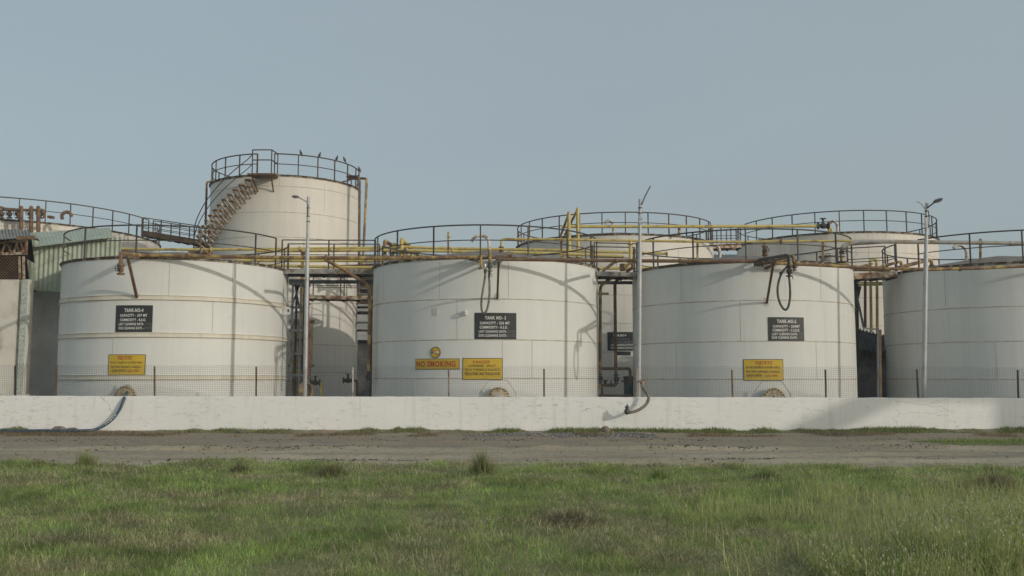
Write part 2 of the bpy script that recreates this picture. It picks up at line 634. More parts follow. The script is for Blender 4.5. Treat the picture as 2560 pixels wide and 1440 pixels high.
tank1, shell1 = make_tank(T1, 'white tank cut off by the right edge of the photo, without any board', Z1,
                          [front_z(T1, 766), front_z(T1, 853), front_z(T1, 948)], 0.62, M['tank_d'],
                          dict(h=0.98, n=16, phase=-12, gaps=[(-84, -66)]),
                          plates=[(2318, 768, 853), (2360, 660, 765), (2490, 850, 948)])
tank5, shell5 = make_tank(T5, 'tallest tank, cream with a spiral stair and birds on its rail', Z5,
                          [front_z(T5, 465), front_z(T5, 530), front_z(T5, 592), front_z(T5, 665), front_z(T5, 745), front_z(T5, 860), front_z(T5, 931)], 0.5, M['tank_b'],
                          dict(h=0.89, n=24, phase=8.3, gaps=[(-8.4, 4.6)], mat='rail_brown', r=0.028), seam_h=0.014,
                          plates=[(838, 862, 930), (700, 442, 466), (590, 470, 530), (812, 462, 530), (760, 592, 662)])
tank6, shell6 = make_tank(T6, 'wide cream tank behind the gap of TANK NO-3 and TANK-NO-2, yellow loops before it', Z6,
                          [front_z(T6, 640), front_z(T6, 737), front_z(T6, 808), front_z(T6, 880), front_z(T6, 945)], 0.72, M['tank_b'],
                          dict(h=0.93, n=29, phase=-6.3, mat='rail_brown', r=0.026, gaps=[(66, 78)]), seam_h=0.014,
                          plates=[(1543, 592, 635), (1541, 640, 735), (1696, 620, 660), (1551, 810, 878)])
tank7, shell7 = make_tank(T7, 'wide rust-stained tank behind TANK-NO-2 with the right hand lamp post before it', Z7,
                          [front_z(T7, 632), front_z(T7, 700), front_z(T7, 745), front_z(T7, 815), front_z(T7, 885)], 0.45, M['tank_c'],
                          dict(h=0.95, n=28, phase=3, mat='rail', r=0.026, gaps=[(-93, -80)]), seam_h=0.014,
                          plates=[(1978, 605, 650), (2051, 610, 660), (2170, 585, 690)])
tank8, shell8 = make_tank(T8, 'broad rusty tank at the left edge, rising behind the green shed', Z8,
                          [front_z(T8, 565), front_z(T8, 650)], 0.5, M['tank_c'],
                          dict(h=0.98, n=41, phase=1.5, mat='rail_brown', r=0.026, gaps=[(88, 96)]), seam_h=0.014)


# ---- manholes on the front tanks (parts of their tank)
def manhole(root, t, u, v, rpx, centre):
    ph, z = t.hit(u, v)
    n = Vector((math.sin(ph), -math.cos(ph), 0))
    Y = t.pt(ph, z).y
    r = rpx * Y / F
    c = t.pt(ph, z, 0)
    b = MB().lathe(c, [(r * 0.72, -0.02), (r * 0.72, 0.16), (r, 0.16), (r, 0.20), (r * 0.97, 0.205), (0.5 * r, 0.215), (0, 0.215)], 32, n)
    mh = b.build('manhole', 'cream', root)
    ax = Vector((math.cos(ph), math.sin(ph), 0))
    for k in range(20):
        g = 2 * PI * (k + 0.5) / 20
        if math.sin(g) < -0.15:
            continue
        q = c + n * 0.205 + (ax * math.cos(g) + Vector((0, 0, 1)) * math.sin(g)) * r * 0.86
        MB().cyl(q, q + n * 0.025, r * 0.062, None, 6).build('bolt', 'dark', mh)
    if centre:
        q = c + n * 0.216
        MB().lathe(q, [(0, 0.03), (r * 0.42, 0.03), (r * 0.45, 0.0), (0, 0)], 20, n).build('cover', 'white_pipe', mh)
        MB().cyl(q + n * 0.03, q + n * 0.06, r * 0.1, None, 10).build('plug', 'dark', mh)
    # hexagonal reinforcing plate behind the neck
    hx = [(-1.62, -0.35), (-1.62, 0.38), (-0.85, 1.52), (0.85, 1.52), (1.62, 0.38), (1.62, -0.35)]
    rp = MB()
    pts0 = [t.pt(ph + x * r / t.R, z + y * r, 0.003) for x, y in hx]
    pts1 = [t.pt(ph + x * r / t.R, z + y * r, 0.016) for x, y in hx]
    m = len(hx)
    cc = t.pt(ph, z, 0.018)
    vs = pts1 + pts0 + [cc]
    fs = [(k, (k + 1) % m, 2 * m) for k in range(m)] + [(k, m + k, m + (k + 1) % m, (k + 1) % m) for k in range(m)]
    rp.add(vs, fs)
    return mh


manhole(tank4, T4, 320, 991, 27, False)
manhole(tank3, T3, 1245, 995, 28, True)
mh2 = manhole(tank2, T2, 1931, 998, 29, True)


# reinforcing plate outlines as thin raised seams
def plate_outline(root, t, u, v, r_px):
    ph, z = t.hit(u, v)
    r = r_px * t.pt(ph, z).y / F
    hx = [(-1.62, -0.35), (-1.62, 0.45), (-0.85, 1.55), (0.85, 1.55), (1.62, 0.45), (1.62, -0.35)]
    mb = MB()
    for k in range(len(hx) - 1):
        a, b = hx[k], hx[k + 1]
        seg = [t.pt(ph + (a[0] + (b[0] - a[0]) * i / 5) * r / t.R, z + (a[1] + (b[1] - a[1]) * i / 5) * r, 0.004) for i in range(6)]
        mb.tube(seg, 0.008, 4)
    return mb.build('reinforcing_plate', 'plate', root)


plate_outline(tank3, T3, 1245, 995, 28)
plate_outline(tank2, T2, 1931, 998, 29)


# lugs and small fittings on the shells
def lug(root, t, u, v, w, h, d, mat='tank_a', hole=True):
    ph, z = t.hit(u, v)
    n = Vector((math.sin(ph), -math.cos(ph), 0))
    c = t.pt(ph, z)
    mb = MB()
    m = 10
    prof = [(0, -h / 2), (d * 0.7, -h / 2)] + [(d * 0.7 + 0.3 * d * math.sin(PI * i / m), -h / 2 * math.cos(PI * i / m)) for i in range(1, m)] + [(d * 0.7, h / 2), (0, h / 2)]
    tx = Vector((math.cos(ph), math.sin(ph), 0)) * (w / 2)
    k = len(prof)
    hc = (d * 0.62, 0.0)
    hr = h * 0.22
    outer = [Vector((a, b)) for a, b in prof]
    inner = []
    for q in outer:
        g = math.atan2(q.y - hc[1], q.x - hc[0])
        inner.append(Vector((hc[0] + hr * math.cos(g), hc[1] + hr * math.sin(g))))
    def w3(q, s):
        return c + n * q.x + Vector((0, 0, q.y)) + tx * s
    vs = [w3(q, 1) for q in outer] + [w3(q, 1) for q in inner] + [w3(q, -1) for q in outer] + [w3(q, -1) for q in inner]
    fs = []
    for i in range(k):
        j = (i + 1) % k
        fs += [(i, j, k + j, k + i), (2 * k + i, 3 * k + i, 3 * k + j, 2 * k + j), (i, 2 * k + i, 2 * k + j, j), (k + i, k + j, 3 * k + j, 3 * k + i)]
    mb.add(vs, fs)
    mb.build('lifting_lug', mat, root, smooth=False)


lug(tank3, T3, 1166, 782, 0.015, 0.16, 0.25)
lug(tank4, T4, 711, 777, 0.03, 0.28, 0.22)
lug(tank4, T4, 703, 777, 0.03, 0.28, 0.10)


def pad(root, t, u0, v0, u1, v1):
    patch(t, u0, v0, u1, v1, 0.012, 3, 0.012).build('base_pad', 'plate', root, smooth=False)


pad(tank3, T3, 1082, 770, 1093, 788)
pad(tank3, T3, 1237, 734, 1249, 751)
pad(tank2, T2, 1911, 744, 1922, 764)
pad(tank2, T2, 1909, 664, 1921, 679)
pad(tank4, T4, 338, 735, 351, 748)


# ---- roof vents: goose necks (parts of their tank)
def gooseneck(root, t, pts_px, Y, r, mat='white_pipe'):
    pts = spline(pxs(pts_px, Y), 7)
    MB().tube(pts, r, 10).build('vent_pipe', mat, root)


gooseneck(tank3, T3, [(1222, 640), (1222, 608), (1218, 596), (1207, 590), (1195, 590), (1184, 596), (1179, 604)], 32.0, 0.052)
gooseneck(tank6, T6, [(1533, 582), (1533, 566), (1530, 556), (1523, 551), (1516, 554), (1514, 561)], 44.0, 0.06)
gooseneck(tank2, T2, [(1799, 655), (1799, 628), (1794, 617), (1785, 613), (1776, 615), (1770, 623)], 33.0, 0.055)
gooseneck(tank7, T7, [(2093, 585), (2093, 566), (2089, 556), (2081, 553), (2075, 558), (2073, 566)], 44.5, 0.07)
gooseneck(tank1, T1, [(2416, 656), (2417, 634), (2412, 620), (2402, 613), (2392, 613), (2384, 621)], 32.2, 0.06)
gooseneck(tank4, T4, [(457, 646), (455, 637), (446, 630), (437, 633), (434, 641)], 33.0, 0.05)
# hatch on tank 2's roof
hc = P(2070, 658, 32.6)
hb = MB().lathe(hc, [(0.0, 0.0), (0.27, 0.0), (0.27, 0.2), (0.0, 0.2)], 20)
hatch = hb.build('roof_hatch', 'grey_pipe', tank2)
MB().lathe(hc, [(0.0, 0.2), (0.31, 0.2), (0.31, 0.24), (0.0, 0.25)], 20).build('lid', 'dark', hatch)
MB().tube(fillet([hc + Vector((-0.07, 0, 0.24)), hc + Vector((-0.07, 0, 0.33)), hc + Vector((0.07, 0, 0.33)), hc + Vector((0.07, 0, 0.24))], 0.02), 0.012, 6).build('handle', 'dark', hatch)
# bent pipe end on the broad left tank's roof edge
MB().tube(spline(pxs([(156, 548), (155, 539), (160, 532), (168, 530), (175, 533), (179, 541)], 41.3), 6), 0.075, 10).build('vent_pipe', 'rust', tank8)

# ---- spiral stair of the tall tank
ro_in, ro_out = T5.R + 0.03, T5.R + 0.68
stair = MB()
nst = 14
st_root = None
pl_z = Z5 - 0.10
phs = [-10.0 - 4.05 * i for i in range(nst)]
zst = [pl_z - 0.20 - 0.192 * i for i in range(nst)]
sp = MB()
for i in (0,):
    pass
plat = MB()
k = 8
vs = []
for a in [R_(-9.4 + 17 * j / k) for j in range(k + 1)]:
    for z, d in ((pl_z, 0.03), (pl_z, 0.76), (pl_z - 0.06, 0.76), (pl_z - 0.06, 0.03)):
        vs.append(T5.pt(a, z, d))
fs = [(j * 4 + q, j * 4 + (q + 1) % 4, j * 4 + 4 + (q + 1) % 4, j * 4 + 4 + q) for j in range(k) for q in range(4)] + [(0, 1, 2, 3), (k * 4 + 3, k * 4 + 2, k * 4 + 1, k * 4)]
plat.add(vs, fs)
for a in (-7, 4.5):
    plat.bar(T5.pt(R_(a), pl_z - 0.05, 0.72), T5.pt(R_(a), pl_z - 0.62, 0.02), 0.05)
stairs = plat.build('spiral_stair', 'rust', tank5, smooth=False)
for i in range(nst):
    a0, a1 = R_(phs[i] - 1.7), R_(phs[i] + 1.7)
    tr = MB()
    vs = [T5.pt(a, zst[i] + dz, d) for dz in (0, -0.035) for a in (a0, a1) for d in (0.02, 0.66)]
    tr.add(vs, [(0, 1, 3, 2), (4, 6, 7, 5), (0, 4, 5, 1), (2, 3, 7, 6), (1, 5, 7, 3), (0, 2, 6, 4)])
    for a, wd in ((a0, 0.03), (a1, 0.06)):
        tr.bar(T5.pt(a, zst[i] - 0.02, 0.66), T5.pt(a, zst[i] - 0.50, 0.02), wd, 0.045)
        tr.bar(T5.pt(a, zst[i] - 0.03, 0.66), T5.pt(a, zst[i] - 0.03, 0.02), 0.03, 0.04)
    tr.build('tread', 'rust_light', stairs, smooth=False)
hr = MB()
for dz, rr in ((0.80, 0.022), (0.40, 0.019)):
    hr.tube([T5.pt(R_(phs[i]), zst[i] + dz, 0.66) for i in range(nst - 1, -1, -1)] + [T5.pt(R_(-6.9), pl_z + dz, 0.68)], rr, 6)
a_end = R_(phs[-1])
hr.tube([T5.pt(a_end, zst[-1] + 0.80, 0.66), T5.pt(a_end, zst[-1] - 0.2, 0.66)], 0.028, 6)
for dz in (0.98, 0.56):
    hr.tube([T5.pt(R_(a), pl_z + dz, 0.68) for a in (-6.9, -1.4, 4.6)] + [T5.pt(R_(6.6), pl_z + dz, 0.02)], 0.026, 6)
for a in (-6.9, 4.6):
    hr.bar(T5.pt(R_(a), pl_z, 0.68), T5.pt(R_(a), pl_z + 1.0, 0.68), 0.04)
hr.build('handrail', 'rail_brown', stairs)
# landing at the stair foot
ld = MB()
vs = []
for a in [R_(phs[-1] - 13 + 12 * j / 4) for j in range(5)]:
    for z, d in ((zst[-1] - 0.2, 0.02), (zst[-1] - 0.2, 0.85), (zst[-1] - 0.28, 0.85), (zst[-1] - 0.28, 0.02)):
        vs.append(T5.pt(a, z, d))
fs = [(j * 4 + q, j * 4 + (q + 1) % 4, j * 4 + 4 + (q + 1) % 4, j * 4 + 4 + q) for j in range(4) for q in range(4)] + [(0, 1, 2, 3), (19, 18, 17, 16)]
ld.add(vs, fs)
for a in (phs[-1] - 11, phs[-1] - 2):
    ld.bar(T5.pt(R_(a), zst[-1] - 0.25, 0.8), T5.pt(R_(a), zst[-1] - 0.95, 0.02), 0.07)
ld.build('landing', 'rust', stairs, smooth=False)


# ---- boards and signs
def board(name, label, t, u0, v0, u1, v1, mat, lines, border=0.0, group=None):
    um, vm = (u0 + u1) / 2, (v0 + v1) / 2
    ph, z = t.hit(um, vm)
    root = thing(name, label, 'sign', t.pt(ph, t.hit(um, v1)[1], 0.0), group)
    if border:
        patch(t, u0, v0, u1, v1, 0.014, 10, 0.012).build('frame', 'sign_border', root, smooth=False)
        patch(t, u0, v0, u1, v1, 0.020, 10, 0.005, border).build('panel', mat, root, smooth=False)
        d = 0.024
    else:
        patch(t, u0, v0, u1, v1, 0.014, 10, 0.012).build('panel', mat, root, smooth=False)
        d = 0.018
    for ln in lines:
        lettering(root, t, *ln[:6], d, ln[6] if len(ln) > 6 else 0.032)
    return root


W, G_, Rd, Bk = 'white_letter', 'grey_letter', 'red_letter', 'black_letter'
board('tank_board', 'black board with white lettering TANK-NO-4', T4, 290, 763, 381.5, 830, 'black_sign', [
    ('TANK-NO-4', 312, 771, 359, 780.5, W), ('CAPACITY - 237 MT', 300.7, 785, 368.7, 792, W), ('COMMODITY - R.S.O.', 300.7, 796.2, 365.5, 803, W),
    ('LAST CLEANING DATE-', 297.5, 806.8, 360, 813.2, W), ('21/1/22', 362, 807, 379.5, 813, G_, 0), ('DUE CLEANING DATE -', 297.5, 817, 359, 823.6, W),
    ('24/3/22', 360.5, 817, 380, 823.5, G_, 0)], group='tank data boards')
board('tank_board', 'black board with white lettering TANK NO-3', T3, 1186.5, 782, 1290.6, 848, 'black_sign', [
    ('TANK NO- 3', 1212.5, 790.3, 1264.5, 799, W), ('CAPACITY - 236 MT', 1200, 804, 1274, 811, W), ('COMMODITY - R.S.O.', 1199.4, 814.8, 1269.4, 821.7, W),
    ('LAST CLEANING DATE-', 1197, 825.6, 1266.5, 831.7, W), ('26/10/21', 1267.7, 825.8, 1290, 832, G_, 0), ('DUE CLEANING DATE-', 1197, 835.2, 1266.5, 842, W),
    ('25/10/22', 1268, 835.2, 1290, 842, G_, 0)], group='tank data boards')
board('tank_board', 'black board with white lettering TANK-NO-2', T2, 1920, 793, 2009.5, 852.3, 'black_sign', [
    ('TANK-NO-2', 1942, 798.8, 1989.8, 808, W), ('CAPACITY - 230MT', 1932, 812.7, 1998.7, 819, W), ('COMMODITY - C.S.G.O.', 1931, 822, 1998.7, 829, W),
    ('LAST CLENING DATE-', 1929.8, 832, 1993, 838.3, W), ('15/3/21', 1993.6, 831.8, 2008.5, 838.3, G_, 0), ('DUE CLENING DATE-', 1929.4, 840.8, 1993, 847, W),
    ('15/3/22', 1993.6, 840.5, 2008.5, 847.2, G_, 0)], group='tank data boards')
board('tank_board', 'black board half hidden behind TANK-NO-2, on the wide tank in the gap', T6, 1518.7, 830, 1592, 876.5, 'black_sign', [
    ('TANK.NO-9', 1532.5, 835.5, 1565.5, 841.5, W), ('CAPACITY-968 MT', 1529, 845.5, 1574, 850.5, G_), ('COMMODITY-CRUDE OIL', 1528.5, 852, 1584, 857, G_),
    ('LAST CLEANING DATE-04/21', 1527.5, 859.5, 1587, 864.5, W), ('DUE CLEANING DATE-04/22', 1527.5, 867, 1587, 872.5, W)], group='tank data boards')
patch(T6, 1542, 878.5, 1576.5, 888, 0.01, 4, 0.009).build('blank_plate', 'black_sign', tank6, smooth=False)


def hindi(t, u0, v0, u1, v1, label, L):
    return board('danger_sign', label, t, u0, v0, u1, v1, 'yellow_sign', L, 0.018, 'yellow warning signs')


hindi(T4, 271.5, 886, 364, 938, 'yellow Hindi danger sign on the tank of the TANK-NO-4 board', [
    ('\u0916\u0924\u0930\u093e', 294.5, 890, 331.5, 900, Rd), ('\u0924\u0902\u0917 \u090f\u0935\u0902 \u0906\u0915\u094d\u0938\u0940\u091c\u0928 \u092a\u094d\u0930\u092d\u093e\u093f\u0935\u0924 \u0915\u094d\u0937\u0947\u0924\u094d\u0930', 277.5, 902.5, 357, 911, Bk),
    ('\u093f\u092c\u0928\u093e \u093f\u0935\u0936\u0947\u0937 \u092a\u094d\u0930\u093f\u0936\u0915\u094d\u0937\u0923 \u0935 \u0906\u0935\u0936\u094d\u092f\u0915', 278, 914, 353, 922, Bk),
    ('\u0938\u0941\u0930\u0915\u094d\u0937\u093e \u092a\u094d\u0930\u0938\u093e\u0927\u0928', 278.7, 924, 315.5, 933, Bk), ('\u092a\u094d\u0930\u0935\u0947\u0936 \u093f\u0928\u0937\u0947\u0927', 318, 924, 349, 932, Rd)])
hindi(T2, 1858.5, 898, 1958, 951.3, 'yellow Hindi danger sign on the tank of the TANK-NO-2 board', [
    ('\u0916\u0924\u0930\u093e', 1887.5, 903.5, 1930.5, 911.5, Rd), ('\u0924\u0902\u0917 \u090f\u0935\u0902 \u0906\u0915\u094d\u0938\u0940\u091c\u0928 \u092a\u094d\u0930\u092d\u093e\u093f\u0935\u0924 \u0915\u094d\u0937\u0947\u0924\u094d\u0930', 1864.5, 914.5, 1949.5, 923, Bk),
    ('\u093f\u092c\u0928\u093e \u093f\u0935\u0936\u0947\u0937 \u092a\u094d\u0930\u093f\u0936\u0915\u094d\u0937\u0923 \u0935 \u0906\u0935\u0936\u094d\u092f\u0915', 1865.5, 925.5, 1949.5, 934, Bk),
    ('\u0938\u0941\u0930\u0915\u094d\u0937\u093e \u092a\u094d\u0930\u0938\u093e\u0927\u0928', 1866.5, 936, 1905.5, 945, Bk), ('\u092a\u094d\u0930\u0935\u0947\u0936 \u093f\u0928\u0937\u0947\u0927', 1911.7, 936, 1945, 944, Rd)])
board('danger_sign', 'yellow sign with red DANGER heading above CONFINED SPACE', T3, 1156.7, 895, 1256.7, 949.5, 'yellow_sign', [
    ('DANGER', 1182.3, 901.3, 1224.6, 908.7, Rd, 0.01), ('CONFINED  SPACE', 1171.3, 911.3, 1238.5, 917.5, Bk, 0.01),
    ('SPECA TRAINING & REQUIRED', 1163, 921.5, 1249, 928, Bk, 0.005), ('PRECAUTIONS UNAU THORIZE ENTER', 1163, 931, 1250, 938, Bk, 0.015)], 0.018, 'yellow warning signs')
board('no_smoking_sign', 'long yellow sign reading NO SMOKING in red letters', T3, 1039.2, 896.5, 1149, 923.5, 'yellow_sign', [
    ('NO SMOKING', 1042.7, 902.3, 1139.6, 917.5, Rd, 0.03)], 0.018)
# round no smoking sign
ph, z = T3.hit(1089, 881)
rr = 14.0 * T3.pt(ph, z).y / F
nn = Vector((math.sin(ph), -math.cos(ph), 0))
ax = Vector((math.cos(ph), math.sin(ph), 0))
cs = T3.pt(ph, z, 0.004)
rs = thing('no_smoking_sign', 'round yellow sign with a crossed out cigarette', 'sign', cs - Vector((0, 0, rr)))
MB().lathe(cs, [(0, 0), (rr, 0), (rr, 0.014), (0, 0.014)], 32, nn).build('frame', 'sign_border', rs)
MB().lathe(cs, [(0, 0.015), (rr * 0.87, 0.015), (rr * 0.87, 0.019), (0, 0.019)], 32, nn).build('panel', 'yellow_sign', rs)
cg = cs + nn * 0.024
MB().bar(cg - ax * rr * 0.35, cg + ax * rr * 0.62, 0.006, rr * 0.27).build('cigarette_mark', 'white_letter', rs, smooth=False)
MB().bar(cg - ax * rr * 0.75, cg - ax * rr * 0.36, 0.006, rr * 0.30).build('ember_mark', 'black_letter', rs, smooth=False)
c2 = cs + nn * 0.029
MB().bar(c2 + (-ax + Vector((0, 0, 0.85))) * rr * 0.62, c2 + (ax - Vector((0, 0, 0.75))) * rr * 0.62, 0.004, rr * 0.09).build('red_stroke', 'red_letter', rs, smooth=False)
# ================================================================== PIPES
def pipe(name, label, path, r, mat, group=None, fil=0.12, n=10, cat='pipe'):
    pts = fillet(path, fil)
    o = MB().tube(pts, r, n).build(name, mat, None, loc=min(path, key=lambda p: p.z))
    return tag(o, label, cat, group)


def add_flanges(o, pts, axis, r, mat, t=0.035):
    for p in pts:
        mb = MB()
        flange(mb, Vector(p), axis, r, t)
        mb.build('flange', mat, o)


X_ = Vector((1, 0, 0))
Zv = Vector((0, 0, 1))
YA = 28.74
gA = 'rusty pipes along the front tank rims'
a1 = pipe('product_pipe', 'rusty pipe along the TANK-NO-4 and TANK NO-3 rims, turned down at its left end',
          pxs([(302, 664, 26.9), (302, 632.5, 26.9), (347, 638, 28.74), (700, 644), (905, 645), (1100, 644), (1196, 643)], YA), 0.058, 'yellow_rust', gA)
valve(a1, P(302, 673, 26.9), Zv, 0.95, 'rust')
add_flanges(a1, pxs([(302, 664), (302, 684)], 26.9), Zv, 0.11, 'yellow_rust')
add_flanges(a1, pxs([(470, 638), (815, 645), (1010, 644.5)], YA), X_, 0.085, 'yellow_rust', 0.05)
a2 = pipe('product_pipe', 'rusty pipe spanning from the TANK NO-3 hose to the TANK-NO-2 hose',
          pxs([(1240, 648), (1400, 650), (1600, 652), (1860, 653), (1908, 653)], YA), 0.056, 'rust', gA)
add_flanges(a2, pxs([(1541, 651.5), (1700, 652)], YA), X_, 0.085, 'yellow_rust', 0.05)
a3 = pipe('product_pipe', 'rusty yellow pipe from the TANK-NO-2 hose to the right edge of the photo',
          pxs([(1930, 658), (2030, 662), (2125, 667), (2226, 672), (2328, 673.5), (2430, 671), (2640, 662)], YA), 0.052, 'yellow_rust', gA)
add_flanges(a3, pxs([(2210, 671.5), (2400, 672)], YA), X_, 0.08, 'rust', 0.05)

# hose manifold on tank 3
m3 = thing('hose_manifold', 'rusty pipe manifold with hanging black hose over the TANK NO-3 board', 'hose manifold', P(1215, 660, YA), 'hose manifolds on the rims')
YM = 26.45
MB().tube(pxs([(1172, 648, 28.8), (1281, 640, 28.8)]), 0.05, 10).build('cross_pipe', 'rust', m3)
pp = m3.children[0]
add_flanges(pp, [P(1279, 640, 28.80), P(1184, 646, 28.8)], X_, 0.1, 'rust')
MB().tube(pxs([(1200, 646, 28.9), (1202.5, 637, 26.45)]), 0.036, 8).build('arm_pipe', 'yellow_rust', m3)
MB().tube(pxs([(1222, 644, 28.9), (1224.5, 634, 26.45)]), 0.044, 8).build('arm_pipe', 'yellow_rust', m3)
MB().bar(P(1184, 648, 28.9), P(1196, 654, 26.6), 0.05, 0.07).build('bracket', 'rust', m3, smooth=False)
MB().bar(P(1246, 648, 28.9), P(1247, 646, 26.5), 0.05, 0.07).build('bracket', 'rust', m3, smooth=False)
MB().bar(P(1181, 651, 28.7), P(1184, 640, 29.1), 0.09, 0.03).build('bracket', 'rust', m3, smooth=False)
d1 = MB().tube(pxs([(1202.5, 636), (1202.5, 672)], YM), 0.034, 8).build('drop_pipe', 'yellow_rust', m3)
MB().bar(P(1196, 672.5, YM), P(1206, 670.5, YM), 0.05, 0.035).build('tap', 'dark', d1)
d2 = MB().tube(pxs([(1224.5, 623), (1224.5, 660)], YM), 0.042, 10).build('drop_pipe', 'yellow_rust', m3)
valve(m3, P(1224.5, 667, YM), Zv, 0.75, 'rubber_grey')
MB().tube(pxs([(1212.5, 661), (1212.5, 673)], YM), 0.048, 10).build('coupling', 'silver', m3)
MB().tube(pxs([(1213, 672), (1213, 683)], YM), 0.04, 10).build('coupling', 'dark', m3)
MB().tube(pxs([(1224, 676), (1222.5, 694)], YM), 0.035, 10).build('coupling', 'dark', m3)
MB().tube(spline(pxs([(1226, 684), (1229.5, 686), (1230, 693)], YM - 0.04), 4), 0.009, 6).build('lever', 'dark', m3)
MB().tube(spline(pxs([(1213.5, 681), (1211.5, 700), (1206.5, 730), (1203.5, 755), (1204.5, 775), (1209.5, 783), (1217, 775), (1222.5, 750), (1224, 720), (1222.8, 692)], YM), 6), 0.031, 10).build('hose', 'rubber_grey', m3)
MB().bar(P(1234, 660, 26.5), P(1254, 642, 26.6), 0.05, 0.09).build('strap', 'dark', m3, smooth=False)
MB().bar(P(1247, 646, 26.75), T3.pt(T3.hit(1243, 746)[0], T3.hit(1243, 746)[1], 0.02), 0.062).build('strut', 'rust', m3, smooth=False)

# hose manifold on tank 2
m2 = thing('hose_manifold', 'dark pipe arm with long black hose loop over the TANK-NO-2 board', 'hose manifold', P(1960, 665, YA), 'hose manifolds on the rims')
cp = MB().tube(pxs([(1893, 662), (1935, 655), (1975, 650)], 28.8), 0.045, 10).build('cross_pipe', 'rust', m2)
valve(cp, P(1896, 661, 28.75), X_, 0.75, 'rust')
MB().tube(fillet(pxs([(1895, 650, 29.0), (1966, 638, 26.4), (1971.5, 641, 26.3), (1972.5, 668, 26.3)]), 0.07), 0.045, 10).build('arm_pipe', 'dark', m2)
MB().tube(fillet(pxs([(1922, 654, 29.1), (1975, 641, 26.6), (1983, 639, 26.4), (1983.5, 655, 26.4)]), 0.07), 0.042, 10).build('arm_pipe', 'yellow_rust', m2)
valve(m2, P(1986, 666, 26.4), Zv, 0.7, 'yellow_rust')
valve(m2, P(1973, 678, 26.3), Zv, 0.9, 'dark')
MB().bar(P(1932, 648, 27.2), P(1934, 663, 27.2), 0.14, 0.05).build('bracket', 'rust', m2, smooth=False)
MB().bar(P(1914, 672, 29.02), P(1934, 662, 28.75), 0.12, 0.05).build('bracket', 'rust', m2, smooth=False)
MB().tube(spline(pxs([(1967, 668), (1958, 677), (1950, 693), (1944.5, 716), (1945, 740), (1952, 762), (1962.5, 774.5), (1970.5, 767), (1975, 745), (1975, 720), (1972.5, 690)], 26.3), 6), 0.032, 10).build('hose', 'rubber', m2)
MB().tube(pxs([(1950.5, 686), (1953.5, 681)], 26.3), 0.042, 10).build('hose_clip', 'dark', m2)
MB().tube(spline(pxs([(1968, 691), (1980, 690), (1982, 698)], 26.26), 4), 0.011, 6).build('lever', 'dark', m2)
MB().bar(P(1934, 655, 27.0), T2.pt(T2.hit(1916.5, 757)[0], T2.hit(1916.5, 757)[1], 0.02), 0.062).build('strut', 'rust', m2, smooth=False)

# strut bracket on tank 4
s4 = thing('pipe_bracket', 'rusty raking strut holding the pipe over the TANK-NO-4 board', 'bracket', P(343, 743, 28.9), 'pipe brackets')
MB().bar(P(318, 637, 27.5), T4.pt(T4.hit(343, 743)[0], T4.hit(343, 743)[1], 0.03), 0.075).build('strut', 'rust', s4, smooth=False)
MB().bar(P(316, 638, 27.4), P(352, 647, 29.0), 0.05, 0.09).build('plate', 'rust', s4, smooth=False)

# pipe pair on the rack behind the front row
YB = 37.25
gB = 'long yellow pipes of the rack behind the front tanks'
b1 = pipe('rack_pipe', 'upper long yellow pipe of the pair behind the front tanks', pxs([(232, 621.5), (480, 624), (640, 623), (900, 620), (960, 618.5), (1014, 617), (1077, 620), (1400, 625.5), (1500, 629), (1669, 634)], YB), 0.055, 'yellow', gB)
add_flanges(b1, pxs([(1667, 634), (528, 624), (750, 622), (1109, 622)], YB), X_, 0.10, 'yellow', 0.05)
b2 = pipe('rack_pipe', 'lower long yellow pipe of the pair behind the front tanks', pxs([(640, 627.5), (960, 625.5), (1130, 628), (1400, 634), (1560, 641)], YB - 0.25), 0.062, 'yellow', gB)
add_flanges(b2, pxs([(830, 626), (1132, 628), (1340, 632)], YB - 0.25), X_, 0.09, 'yellow', 0.05)
b3 = pipe('rack_pipe', 'low yellow pipe seen under the rails in both gaps beside TANK NO-3', pxs([(600, 661), (757, 666), (932, 669), (1300, 672), (1500, 671), (1640, 669)], YB), 0.06, 'yellow', gB)
b5 = pipe('rack_pipe', 'thick low yellow pipe just under the rusty front pipe between TANK-NO-4 and TANK NO-3', pxs([(520, 650), (700, 652), (960, 651.5)], 34.5), 0.055, 'yellow', gB)
b4 = pipe('rack_pipe', 'thin red pipe low behind the walkway to the left of TANK NO-3', pxs([(830, 664.5), (960, 661)], 38.0), 0.03, 'red', gB)
for u, vt in ((520, 626), (757, 624), (1015, 620), (1240, 624), (1405, 634)):
    p = P(u, vt, YB - 0.1)
    o = MB().bar((p.x, p.y, 0), (p.x, p.y, p.z - 0.05), 0.12).bar((p.x, p.y - 0.5, p.z - 0.1), (p.x, p.y + 0.4, p.z - 0.1), 0.09).build('pipe_support', 'yellow_rust', None, loc=(p.x, p.y, 0), smooth=False)
    tag(o, {520: 'yellow pipe support behind the roof of TANK-NO-4', 757: 'yellow pipe support beside the left lamp post', 1015: 'yellow pipe support behind the left of TANK NO-3',
            1240: 'pipe support behind the middle of TANK NO-3', 1405: 'pipe support behind the right of TANK NO-3'}[u], 'pipe support', 'pipe rack supports')
